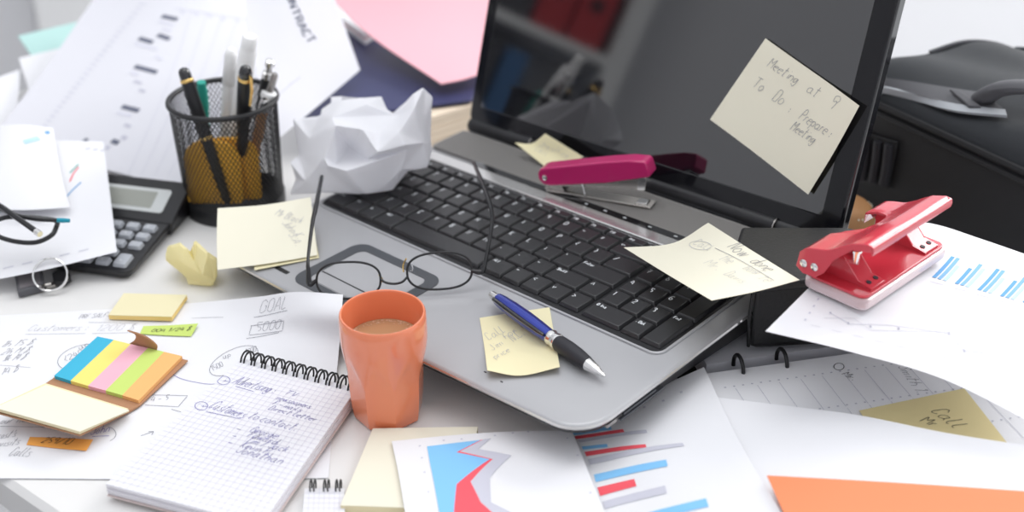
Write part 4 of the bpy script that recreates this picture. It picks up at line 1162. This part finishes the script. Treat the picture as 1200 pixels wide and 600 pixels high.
# ================================================================== pencil cup
PB = V(-.2459, .9475, .0004)
pc = thing('pencil_cup', 'round black wire mesh pencil cup full of pens', 'pencil cup', PB)
PH, R0, R1 = .101, .0425, .0452
mb = MB(); tube(mb, [PB + V(math.cos(w) * R1, math.sin(w) * R1, PH) for w in [2 * math.pi * k / 64 for k in range(64)]], .0024, M['black_metal'], 10, closed=True); mb.build('rim', pc, smooth=True)
mb = MB(); lathe(mb, PB, EZ, [(0, R0 - .001), (0, R0 + .0012), (.012, R0 + .0016), (.0135, R0 + .0008), (.0135, R0 - .0006), (.002, R0 - .0015), (.002, .001)], M['black_metal'], 64, False); mb.build('base', pc, smooth=True, angle=50)
def wire_wall():
    mb = MB(); NC, NR = 74, 30
    for d in (1, -1):
        for c in range(NC):
            pts = []
            for j in range(NR + 1):
                t = j / NR; w = 2 * math.pi * (c + d * j * .5) / NC; z = .012 + (PH - .012) * t; r = R0 + (R1 - R0) * t
                pts.append((w, z, r))
            vs = []; fs = []
            for (w, z, r) in pts:
                dw = .00042 / r
                for (a, b) in ((w - dw, r - .0002), (w + dw, r - .0002), (w + dw, r + .0003), (w - dw, r + .0003)):
                    vs.append(PB + V(math.cos(a) * b, math.sin(a) * b, z))
            for j in range(NR):
                for k in range(4):
                    l = (k + 1) % 4; fs.append((4 * j + k, 4 * j + l, 4 * j + 4 + l, 4 * j + 4 + k))
            mb.add(vs, fs, M['black_metal'])
    return mb.build('wire_mesh', pc)
wire_wall()
# things in the cup
def stick(name, label, cat, top, bot, segs, group='pens in the mesh cup'):
    a, b = at(*top), at(*bot); t = thing(name, label, cat, b, group); d = a - b; L = np.linalg.norm(d); d = d / L
    for (nm, prof, m) in segs:
        mb = MB(); lathe(mb, b, d, [(h * L, r) for h, r in prof], M[m], 18); mb.build(nm, t, smooth=True, angle=45)
    return t, a, b, d, L
t, a, b, d, L = stick('fountain_pen', 'black pen with gold ring standing at the left front of the mesh cup', 'pen', (214, 79, .134), (267, 238, .0175), [
    ('barrel', [(0, .002), (.02, .0035), (.2, .0045), (.48, .0050)], 'black_plastic'), ('cap', [(.50, .0055), (.52, .0058), (.86, .0057), (.90, .0053)], 'black_plastic'), ('ring', [(.478, .0053), (.485, .0058), (.50, .0058), (.505, .0053)], 'gold'), ('cap_ring', [(.895, .0054), (.90, .0058), (.915, .0056), (.92, .0050)], 'gold'), ('cap_end', [(.915, .0051), (.95, .0052), (.98, .0045), (.995, .0028), (1.0, .0005)], 'black_gloss')])
stick('marker', 'green pen just behind the black pen in the mesh cup', 'pen', (236, 96, .112), (245, 205, .014), [('barrel', [(0, .003), (.05, .0042), (.95, .0042), (1, .0036)], 'green_plastic'), ('clip', [(.70, .0046), (.74, .0049), (.92, .0047), (.94, .0043)], 'green_plastic')])
stick('ballpoint_pen', 'pale translucent white pen in the middle of the mesh cup', 'pen', (271, 56, .147), (262, 205, .016), [('barrel', [(0, .002), (.04, .0052), (.72, .0056), (.74, .0054)], 'white_plastic'), ('cap', [(.735, .0054), (.74, .0060), (.95, .0052), (.985, .0040), (1, .0015)], 'white_plastic')])
stick('marker', 'tall white marker, highest of the pens in the mesh cup', 'pen', (293, 42, .160), (268, 212, .016), [('barrel', [(0, .003), (.03, .0062), (.70, .0066), (.72, .0064)], 'white_plastic'), ('cap', [(.715, .0064), (.72, .0075), (.90, .0072), (.92, .0062), (.93, .0063), (.99, .0060), (1, .0050)], 'white_plastic')])
stick('fountain_pen', 'black pen with gold clip right of the white marker in the mesh cup', 'pen', (288, 77, .146), (282, 220, .0165), [('barrel', [(0, .002), (.03, .0045), (.55, .0052)], 'black_plastic'), ('cap', [(.548, .0056), (.56, .0062), (.88, .0060), (.90, .0056)], 'black_plastic'), ('cap_ring', [(.895, .0056), (.90, .0062), (.915, .0060), (.92, .0054)], 'gold'), ('cap_end', [(.915, .0054), (.95, .0056), (.985, .0042), (1, .0008)], 'black_gloss')])
mb = MB(); tube(mb, [at(294, 90, .137), at(295, 106, .126), at(293, 124, .113)], [.0014, .0013, .0010], M['gold'], 8); mb.build('clip', bpy.data.objects['fountain_pen.001'], smooth=True)
stick('ballpoint_pen', 'black pen with silver push top at the back right of the mesh cup', 'pen', (317, 70, .137), (290, 205, .016), [('barrel', [(0, .002), (.03, .0045), (.80, .0048), (.86, .0044)], 'black_plastic'), ('ring', [(.855, .0044), (.86, .0050), (.90, .0046), (.905, .0030)], 'chrome'), ('push_button', [(.90, .0028), (.95, .0028), (.955, .0042), (.99, .0040), (1, .0020)], 'chrome')])
stick('ballpoint_pen', 'silver push pen leaning on the right rim of the mesh cup', 'pen', (322, 86, .124), (283, 218, .016), [('barrel', [(0, .002), (.03, .0048), (.78, .0055), (.80, .0052)], 'grey_plastic'), ('ring', [(.795, .0052), (.80, .0066), (.84, .0066), (.85, .0050)], 'white_plastic'), ('push_button', [(.845, .0034), (.98, .0034), (1.0, .0026)], 'steel')])
stick('ballpoint_pen', 'short brown metal pen lowest at the right rim of the mesh cup', 'pen', (311, 116, .106), (290, 222, .016), [('barrel', [(0, .002), (.03, .0040), (.86, .0044), (.88, .0040)], 'tan'), ('push_button', [(.875, .0040), (.88, .0046), (.96, .0044), (1, .0025)], 'chrome')])
for k, (lab, o_) in enumerate((('front orange rounded note block inside the mesh cup', V(-.010, -.024, 0)), ('rear orange rounded note block inside the mesh cup', V(.004, -.0165, 0)))):
    c = PB + o_ + EZ * .0145; lean = unit(V(0, .13, 1))
    oo = rrect(-.024, .024, 0, .056, (.004, .004, .017, .017), 8); f0 = unit(np.cross(EX, lean))
    mb = MB(); prism(mb, [c + EX * x + lean * y for x, y in oo], [c + EX * x + lean * y + f0 * .004 for x, y in oo], M['sponge'])
    tag(mb.build('note_block', bevel=.0008), lab, 'note block', 'orange note blocks in the mesh cup')

# ================================================================== magenta stapler
st = thing('stapler', 'small magenta stapler with steel base, on the speaker strip of the laptop', 'stapler', lap(150, 105, 1))
sa = unit(V(91, 26, 0)); sbv = V(-sa[1], sa[0], 0)
sp_ = lambda s, w, z: lap(*(V(104, 93, 0) + sa * s + sbv * w + V(0, 0, z)))
def sprofile(name, prof, w0, w1, m, bevel=0, par=st):
    mb = MB(); prism(mb, [sp_(s, w0, z) for s, z in prof], [sp_(s, w1, z) for s, z in prof], M[m]); return mb.build(name, par, bevel=bevel, seg=3)
hd = sprofile('handle', [(-1, 11), (3, 7.5), (9, 7), (60, 18), (97, 29.5), (98.5, 31), (95.5, 41), (93, 42.5), (80, 41.5), (60, 37), (6, 23), (1, 21), (-1.5, 17)], -7, 7, 'magenta', .0013)
mb = MB(); lathe(mb, sp_(5, -7.0, 14), -(LR @ sbv), [(0, .0024), (.0006, .0024), (.0008, .0016), (.0004, .0012), (.0004, .0001)], M['chrome'], 16); mb.build('rivet', hd, smooth=True)
sprofile('magazine', [(8, 7), (12, 6), (92, 17), (93, 25), (88, 25.5), (30, 12)], -4.5, 4.5, 'steel', .0004)
sprofile('staple_head', [(86, 15.5), (93, 16.5), (94.5, 28), (88, 29)], -5.4, 5.4, 'chrome', .0004)
sprofile('base_plate', [(4, 1), (97, 1), (98, 2), (96, 3), (6, 3)], -6.5, 6.5, 'steel', .0004)
sprofile('base_hinge', [(3, 2), (22, 2), (18, 9), (5, 12)], -5.2, 5.2, 'steel', .0004)
sprofile('anvil', [(84, 3), (94, 3), (93, 4.2), (85, 4.2)], -4.2, 4.2, 'chrome', .0003)
mb = MB(); tube(mb, [sp_(38, -5.2, 13), sp_(41, -7.2, 5.0)], .0007, M['chrome'], 8); mb.build('spring_pin', st, smooth=True)

# ================================================================== red hole punch
hp_l = unit(V(.071, .068, 0)); hp_w = V(hp_l[1], -hp_l[0], 0)
hO = at(944, 334, .0885)
hp = thing('hole_punch', 'red two-hole punch with milky plastic tray, on the blue bar chart print', 'hole punch', hO)
h_ = lambda s, w, z: hO + (hp_l * s + hp_w * w) * .001 + EZ * z * .001
def hplate(name, o, z0, z1, m, bevel=0):
    mb = MB(); prism(mb, [h_(s, w, z0) for s, w in o], [h_(s, w, z1) for s, w in o], M[m]); return mb.build(name, hp, bevel=bevel, seg=3)
hplate('tray', rrect(-3, 101, -2, 45, (7, 7, 7, 7), 6), 0, 7.5, 'pink_clear', .002)
hplate('base_plate', rrect(-1, 99, 0, 43, (6, 6, 6, 6), 6), 7.6, 9.6, 'red', .0006)
for s0, s1 in ((10, 25), (76, 91)):
    for s in (s0, s1):
        mb = MB(); pr = [(2, 9.6), (41, 9.6), (41, 10.9), (31, 12.6), (12, 32), (2, 28)]
        prism(mb, [h_(s - .7, w, z) for w, z in pr], [h_(s + .7, w, z) for w, z in pr], M['red']); mb.build('bracket', hp)
    mb = MB(); pr = [(29, 9.8), (41, 9.8), (41, 11.0), (31, 12.7), (12, 32), (10.6, 31)]
    prism(mb, [h_(s0, w, z) for w, z in pr], [h_(s1, w, z) for w, z in pr], M['red']); mb.build('bracket_front', hp, bevel=.0004)
    mb = MB(); lathe(mb, h_((s0 + s1) / 2, 22, 10), EZ, [(0, .003), (.017, .003), (.0175, .0042), (.019, .0042)], M['chrome'], 16); mb.build('punch_pin', hp, smooth=True)
    for q in (0, 1):
        mb = MB(); lathe(mb, h_(s0 + 4 + 8 * q, 36, 11.95), unit(V(0, 0, 1) + hp_w * .17), [(-.001, .0017), (.0004, .0017)], M['black_ink'], 14); mb.build('hole', hp)
prof = [(-4, 19), (-3, 27), (1, 31), (7, 33), (15, 35), (21, 38.5), (27, 43), (33, 47), (42, 50), (45, 49.7), (46, 48.3)]
def lever():
    mb = MB()
    def band(s0, s1, pr, t=1.6):
        top0 = [h_(s0, w, z) for w, z in pr]; top1 = [h_(s1, w, z) for w, z in pr]
        b0 = [h_(s0, w, z - t) for w, z in pr]; b1 = [h_(s1, w, z - t) for w, z in pr]
        n = len(pr); vs = top0 + top1 + b0 + b1; fs = []
        for i in range(n - 1):
            fs += [(i, i + 1, n + i + 1, n + i), (2 * n + i, 3 * n + i, 3 * n + i + 1, 2 * n + i + 1), (i, 2 * n + i, 2 * n + i + 1, i + 1), (n + i, n + i + 1, 3 * n + i + 1, 3 * n + i)]
        fs += [(0, n, 3 * n, 2 * n), (n - 1, 3 * n - 1, 4 * n - 1, 2 * n - 1)]
        mb.add(vs, fs, M['red'])
    # one sheet: columns along s with the rear edge cut back between the arms
    cols = [(-7, -4), (1, -4), (15, -4), (20, -2), (26, 8), (32, 17), (40, 21), (51, 21), (59, 17), (64, 8), (67, -2), (71, -4), (79, -4), (86, -4)]
    W = [p[0] for p in prof]; Z = [p[1] for p in prof]; nR = 16
    grid = []
    for s, wmin in cols:
        ws = np.linspace(wmin, 46, nR); col = []
        for w in ws: col.append((s, w, float(np.interp(w, W, Z))))
        grid.append(col)
    vs = []; fs = []; nC = len(cols)
    for lay in (0, 1):
        for col in grid:
            for s, w, z in col: vs.append(h_(s, w, z - 1.6 * lay))
    NN = nC * nR
    for i in range(nC - 1):
        for j in range(nR - 1):
            a = i * nR + j; fs += [(a, a + 1, a + nR + 1, a + nR), (NN + a, NN + a + nR, NN + a + nR + 1, NN + a + 1)]
        a = i * nR; fs.append((a, a + nR, NN + a + nR, NN + a)); a += nR - 1; fs.append((a, NN + a, NN + a + nR, a + nR))
    for j in range(nR - 1):
        a = j; fs.append((a, NN + a, NN + a + 1, a + 1)); a += (nC - 1) * nR; fs.append((a, a + 1, NN + a + 1, NN + a))
    mb.add(vs, fs, M['red'])
    for s in (-7.6, 85.4):                                  # side cheeks bent down
        ch = [(-4.5, 16), (1, 12.5), (10, 13), (16, 19), (21, 30), (33, 42.5), (45.5, 45.5)] + [(w, z - .2) for w, z in reversed(prof[:-1])]
        prism(mb, [h_(s, w, z) for w, z in ch], [h_(s + 1.4, w, z) for w, z in ch], M['red'])
    lip = [(45, 49.7), (46.4, 48.9), (47, 46.5), (46.6, 43.5), (45.4, 43.5), (45.4, 47.5)]
    prism(mb, [h_(-7.6, w, z) for w, z in lip], [h_(86.8, w, z) for w, z in lip], M['red'])
    return mb.build('lever', hp, bevel=.0008, seg=3)
lv = lever()
for w, z in ((1, 20), (9, 20.5)):
    mb = MB(); lathe(mb, h_(-7.6, w, z), -hp_l, [(0, .0027), (.0006, .0027), (.0014, .0018), (.0016, .0002)], M['chrome'], 16); mb.build('rivet', lv, smooth=True)

# ================================================================== black case right of the laptop
wc = thing('leather_case', 'black leather case between the laptop and the red hole punch', 'case', V(.22, .70, .0225))
bp = [V(.1605, .683, 0), V(.2450, .692, 0), V(.280, .729, 0), V(.262, .756, 0), V(.2315, .7545, 0)]
mb = MB(); prism(mb, [p + EZ * .0228 for p in bp], [p + EZ * .0775 for p in bp], M['leather']); mb.build('body', wc, bevel=.006, seg=4)
cvp = [at(845, 349, .0775), at(1000, 400, .0775) * V(1, 1, 1), V(.281, .729, .0775), V(.238, .7495, .0775), at(868, 276, .0775)]
cvp[1] = V(.2480, .684, .0775)
mb = MB(); prism(mb, cvp, [p + EZ * .0075 for p in cvp], M['leather']); mb.build('cover_flap', wc, bevel=.0026, seg=4)
mb = MB(); tube(mb, [bp[0] + V(.001, -.0006, .0775) - EZ * .002, bp[0] + V(.0, -.0022, .050), bp[0] + V(.002, -.001, .028)], .0012, M['leather'], 8); mb.build('seam', wc, smooth=True)

# ================================================================== black laptop bag
bA, bB = V(.287, .994, 0), V(.405, .786, 0)
bu = unit(bB - bA); bn = V(-bu[1], bu[0], 0)
if bn[0] < 0: bn = -bn
bnn = bn.copy(); bn = unit(V(.1765, .029, 0)); BINV = np.linalg.inv(np.stack([bu[:2], bn[:2]], 1))
BL = np.linalg.norm(bB - bA); BW = .24
bag = thing('laptop_bag', 'black nylon laptop bag standing behind the screen, upper right', 'bag', bA + bu * .12 + bn * .15)
b_ = lambda u, w, z: bA + bu * u + bn * w + EZ * z
NUm, NW = 26, 20
def bag_top(u, w):
    s = u / BL; t = w / BW
    dome = (max(0, 1 - (2 * t - 1) ** 6)) ** .6 * (max(0, 1 - (2 * s - 1) ** 8)) ** .45
    return .0985 + (.026 + .012 * math.exp(-((w - .105) / .045) ** 2)) * dome + .003 * math.sin(9 * s + 4 * t) * dome + .003 * math.sin(17 * t - 6 * s) * dome
def densify(poly, step):
    out = []
    for i, p in enumerate(poly):
        q = poly[(i + 1) % len(poly)]; n_ = max(1, int(math.hypot(q[0] - p[0], q[1] - p[1]) / step))
        out += [(p[0] + (q[0] - p[0]) * k / n_, p[1] + (q[1] - p[1]) * k / n_) for k in range(n_)]
    return out
o = densify(rrect(0, BL, 0, BW, .02, 6), .008)
mb = MB(); cen = V(BL / 2, BW / 2, 0)
rings = []
for z, k in ((.0005, .985), (.004, 1.0), (.05, 1.006), (.090, 1.0), (.0955, .996)):
    rings.append([b_(BL / 2 + (u - BL / 2) * k, BW / 2 + (w - BW / 2) * k, z) for u, w in o])
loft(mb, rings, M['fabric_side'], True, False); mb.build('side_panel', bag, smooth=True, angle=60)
mb = MB(); rings = []
for k in (.998, .985, .95, .88, .78, .65, .5, .35, .2, .07):
    rr_ = []
    for u, w in o:
        uu, ww = BL / 2 + (u - BL / 2) * k, BW / 2 + (w - BW / 2) * k
        rr_.append(b_(uu, ww, bag_top(uu, ww) - (.003 if k > .99 else 0)))
    rings.append(rr_)
loft(mb, rings, M['fabric'], False, True); mb.build('top_panel', bag, smooth=True, angle=80)
for z in (.0965, .0885):
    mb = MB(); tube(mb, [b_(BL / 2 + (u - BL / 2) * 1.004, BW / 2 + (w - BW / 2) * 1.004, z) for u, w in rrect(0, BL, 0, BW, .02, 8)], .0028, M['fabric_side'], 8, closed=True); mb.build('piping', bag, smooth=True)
# ribbed patch on the side
def on_side(px, py, off=0): 
    n = -bnn; return on_plane(px, py, bA + n * off, n)
qq = [on_side(*p, .0022) for p in ((992, 148), (1053, 166), (1042, 222), (984, 205))]
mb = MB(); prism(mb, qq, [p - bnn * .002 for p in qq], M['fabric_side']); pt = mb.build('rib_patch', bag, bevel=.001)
for k in range(4):
    x = 1000 + k * 12.5
    mb = MB(); tube(mb, [on_side(x + 5, 158 + k * 3.6, .0045), on_side(x + 2, 184 + k * 3.6, .0052), on_side(x - 2, 206 + k * 3.4, .0045)], .0042, M['rubber'], 10); mb.build('rib', pt, smooth=True)
# carrying strap lying on the top
def bagz(px, py, lift=.003):
    z = .12
    for _ in range(12):
        p = at(px, py, z); d = BINV @ (p - bA)[:2]; z = .5 * z + .5 * (bag_top(np.clip(d[0], 0, BL), np.clip(d[1], 0, BW)) + lift)
    return at(px, py, z)
Ss = Surf([[bagz(x, y, .005) for x, y in ((1012, 88), (1060, 94), (1110, 102), (1150, 108))], [bagz(x, y, .006) for x, y in ((1014, 97), (1062, 108), (1118, 122), (1176, 127))]], True)
make_sheet('strap', Ss, M['strap'], 16, 6, .002, bag)
Se = Surf([[bagz(x, y, .0065) for x, y in ((1014, 97), (1062, 108), (1118, 121), (1178, 128))], [bagz(x, y, .0065) for x, y in ((1012, 104), (1060, 115), (1116, 129), (1180, 135))]], True)
make_sheet('strap_edge', Se, M['strap_edge'], 16, 4, .0022, bag)
mb = MB(); q = [bagz(x, y, .009) for x, y in ((1113, 104), (1124, 105), (1150, 124), (1136, 124))]; prism(mb, [p - EZ * .002 for p in q], q, M['strap']); mb.build('strap_loop', bag, bevel=.0006)
mb = MB(); tube(mb, catmull([bagz(1150, 116, .006), bagz(1168, 106, .020), bagz(1190, 102, .026), bagz(1220, 104, .026), bagz(1250, 112, .012)], 6), .009, M['strap'], 12, flat=(EZ, .6)); mb.build('handle', bag, smooth=True)
mb = MB(); tube(mb, catmull([b_(.016, w_, bag_top(.016, w_) + .001) for w_ in (.07, .10, .13, .16, .19, .215)], 6), .0020, M['strap'], 8); mb.build('zip', bag, smooth=True)
mb = MB(); q = b_(.016, .15, bag_top(.016, .15) + .003); tube(mb, [q, q + V(.010, -.004, .001), q + V(.014, -.01, -.001)], .002, M['dark_grey'], 8); mb.build('zip_pull', bag, smooth=True)

# tan leather object behind the screen
tc = at(998, 268, .0) 
tn = thing('coin_purse', 'tan stitched leather corner showing between the screen and the red hole punch', 'leather purse', V(.262, .880, 0))
mb = MB(); c = V(.268, .885, .0); oo = rrect(-.035, .035, -.022, .022, .018, 8)
loft(mb, [[c + V(x * k, y * k, z) for x, y in oo] for z, k in ((.0005, .9), (.006, 1), (.022, 1), (.030, .93), (.034, .8), (.035, .5))], M['tan']); mb.build('body', tn, smooth=True, angle=80)
mb = MB()
for k in range(30):
    x, y = oo[(k * len(oo)) // 30]; lathe(mb, c + V(x * .95, y * .95, .0285), EZ, [(0, .0009), (.0012, .0007), (.0016, .0001)], M['note_pale'], 6)
mb.build('stitching', tn)

# ================================================================== crumpled papers
def atY(px, py, Y):
    r = ray(px, py); return EYE + r * (Y / r[1])
def deck_top(p):
    """height of the laptop deck (keys included) below a point, None outside it"""
    l = LR.T @ (np.asarray(p) - LT) * 1000
    return l if (-46 < l[0] < 346 and -143 < l[1] < 150) else None
def crumpled(name, label, verts, faces, back, ring, m, cuts, fractal, seed, deck=False, angle=22):
    import bmesh
    bm = bmesh.new(); keys = list(verts); vm = {k: bm.verts.new(tuple(verts[k])) for k in keys}
    for f in faces:
        try: bm.faces.new([vm[k] for k in f.split()])
        except ValueError: pass
    bv = [bm.verts.new(tuple(p)) for p in back]
    rk = ring.split(); n = len(rk)
    for i in range(n):
        a, b = vm[rk[i]], vm[rk[(i + 1) % n]]
        c = bv[min(int(i * len(bv) / n), len(bv) - 1)]; d = bv[min(int((i + 1) * len(bv) / n), len(bv) - 1)] if i < n - 1 else bv[0]
        try: bm.faces.new([a, b, c])
        except ValueError: pass
        if d is not c:
            try: bm.faces.new([b, d, c])
            except ValueError: pass
    if len(bv) > 2: bm.faces.new(bv)
    bmesh.ops.triangulate(bm, faces=bm.faces[:])
    bmesh.ops.recalc_face_normals(bm, faces=bm.faces[:])
    bmesh.ops.subdivide_edges(bm, edges=bm.edges[:], cuts=cuts, use_grid_fill=True, fractal=fractal, along_normal=1.0, seed=seed)
    bmesh.ops.smooth_vert(bm, verts=bm.verts[:], factor=.5, use_axis_x=True, use_axis_y=True, use_axis_z=True)
    for v in bm.verts:
        p = V(*v.co)
        if deck:
            l = deck_top(p)
            if l is not None and l[2] < 1.6 and l[2] > -40:
                q = lap(l[0], l[1], 1.6 + .02 * abs(l[2])); v.co = tuple(q)
        if v.co.z < .0008: v.co.z = .0008 + random.random() * .0003
    bm.verts.index_update()
    mb = MB(); mb.add([tuple(v.co) for v in bm.verts], [tuple(v.index for v in f.verts) for f in bm.faces], M[m]); bm.free()
    return tag(mb.build(name, smooth=True, angle=angle), label, 'crumpled paper')
BV = dict(a=(65,190,.945), b=(110,187,.948), c=(200,178,.943), d=(205,150,.948), e=(250,120,.950), f=(248,92,.955), g=(300,88,.955), h=(305,108,.945), i=(400,95,.950), j=(495,88,.950), k=(525,155,.937), l=(560,180,.925),
          m=(590,135,.925), n=(640,75,.925), o=(690,42,.930), p=(737,85,.932), q=(735,340,.925), r=(715,300,.915), s=(708,430,.903), t=(580,440,.892), u=(620,445,.915), v=(545,535,.902), w=(500,520,.893), x=(415,553,.889), y=(380,555,.892),
          z=(230,548,.905), A=(50,560,.922), B=(80,480,.928), C=(50,398,.925), D=(90,365,.935), E=(255,190,.921), F=(270,225,.903), G=(400,245,.893), H=(480,265,.904), I=(600,320,.882), J=(570,260,.887), K=(640,150,.903),
          L=(220,380,.899), M=(235,415,.890), N=(280,408,.903), O=(420,385,.903), P=(470,355,.882), Q=(612,342,.890), R=(320,440,.882), S=(240,450,.902), T=(340,330,.927), U=(130,490,.910), W=(690,200,.917), X=(690,310,.902), Y=(420,130,.925), Z=(150,290,.930))
bv_ = {k: atY(325 + x / 4, 90 + y / 4, Y) for k, (x, y, Y) in BV.items()}
bf_ = ['a b c E Z', 'a Z D', 'E F Z', 'Z F L', 'Z L D', 'c d e h E', 'e f g h', 'h i Y E', 'i j k Y', 'Y k l E', 'E l H G F', 'l m K J', 'l J H', 'm n o K', 'o p W K', 'K W X J', 'J X I', 'p q X W', 'X q r', 'X r s t', 'I X t Q',
       'F G T', 'F T N L', 'G P O T', 'T O N', 'G H J I P', 'L N M', 'P I Q', 'O P Q R', 'Q t w', 'Q w x R', 'R x y', 'R y S', 'S y z', 'N O R M', 'M R S', 'C D L U', 'C U B', 'L M S U', 'U S z', 'U z A B', 't u v w', 'w v x', 's u t', 'q s r']
bk_ = [atY(400, 140, .985), atY(450, 140, .985), atY(465, 175, .975), atY(430, 195, .965), atY(380, 195, .975), atY(385, 160, .985)]
crumpled('crumpled_paper', 'large crumpled ball of white paper on the left rear corner of the laptop', bv_, bf_, bk_, 'e f g i j k l m n o p q s u v x y z A B C D a b c d', 'ball_paper', 6, .18, 4, True, 24)
YV = dict(a=(128,140,.030), b=(150,128,.032), c=(245,100,.036), d=(302,150,.034), e=(388,302,.022), f=(420,345,.020), g=(95,282,.017), h=(255,300,.023), i=(450,420,.013), j=(556,530,.0015), k=(290,440,.006), l=(310,512,.001),
          m=(370,95,.039), n=(395,82,.039), o=(510,190,.033), p=(600,250,.027), q=(605,430,.009), r=(575,490,.005), s=(458,418,.016), t=(362,140,.036), u=(342,190,.026))
yv_ = {k: at(180 + x / 8, 270 + y / 8, z) for k, (x, y, z) in YV.items()}
yf_ = ['g a b c h', 'c d e h', 'e f i h', 'g h i j k', 'd u e', 'u t e', 't m n f e', 'n o s f', 'o p q r s', 's r j i', 'f s i', 'k j l']
yb_ = [at(222, 300, .001), at(245, 302, .001), at(245, 320, .001)]
crumpled('crumpled_note', 'crumpled yellow note on the desk beside the calculator', yv_, yf_, yb_, 'g a b c d u t m n o p q r j l k', 'yellow', 4, .06, 2, False)

# ================================================================== light
w = bpy.data.worlds.new('world'); sc.world = w; w.use_nodes = True
w.node_tree.nodes['Background'].inputs['Color'].default_value = (.93, .96, 1.0, 1)
w.node_tree.nodes['Background'].inputs['Strength'].default_value = 1.15
def area(name, loc, target, sx, sy, power, col=(1, 1, 1)):
    l = bpy.data.lights.new(name, 'AREA'); l.shape = 'RECTANGLE'; l.size = sx; l.size_y = sy; l.energy = power; l.color = col
    o = bpy.data.objects.new(name, l); C.objects.link(o); o.location = loc
    o.rotation_euler = (Vector(target) - Vector(loc)).to_track_quat('-Z', 'Y').to_euler(); return o
area('window_light', (1.55, 1.95, 1.15), (.1, .8, 0), 1.4, 1.2, 50, (1, .99, .97))
area('ceiling_light', (-.1, .9, 1.85), (-.05, .75, 0), 1.4, 1.0, 13, (1, 1, 1))
sc.view_settings.view_transform = 'Standard'; sc.view_settings.look = 'None'
sc.view_settings.exposure = -0.07; sc.view_settings.gamma = 1.0; sc.view_settings.use_curve_mapping = False
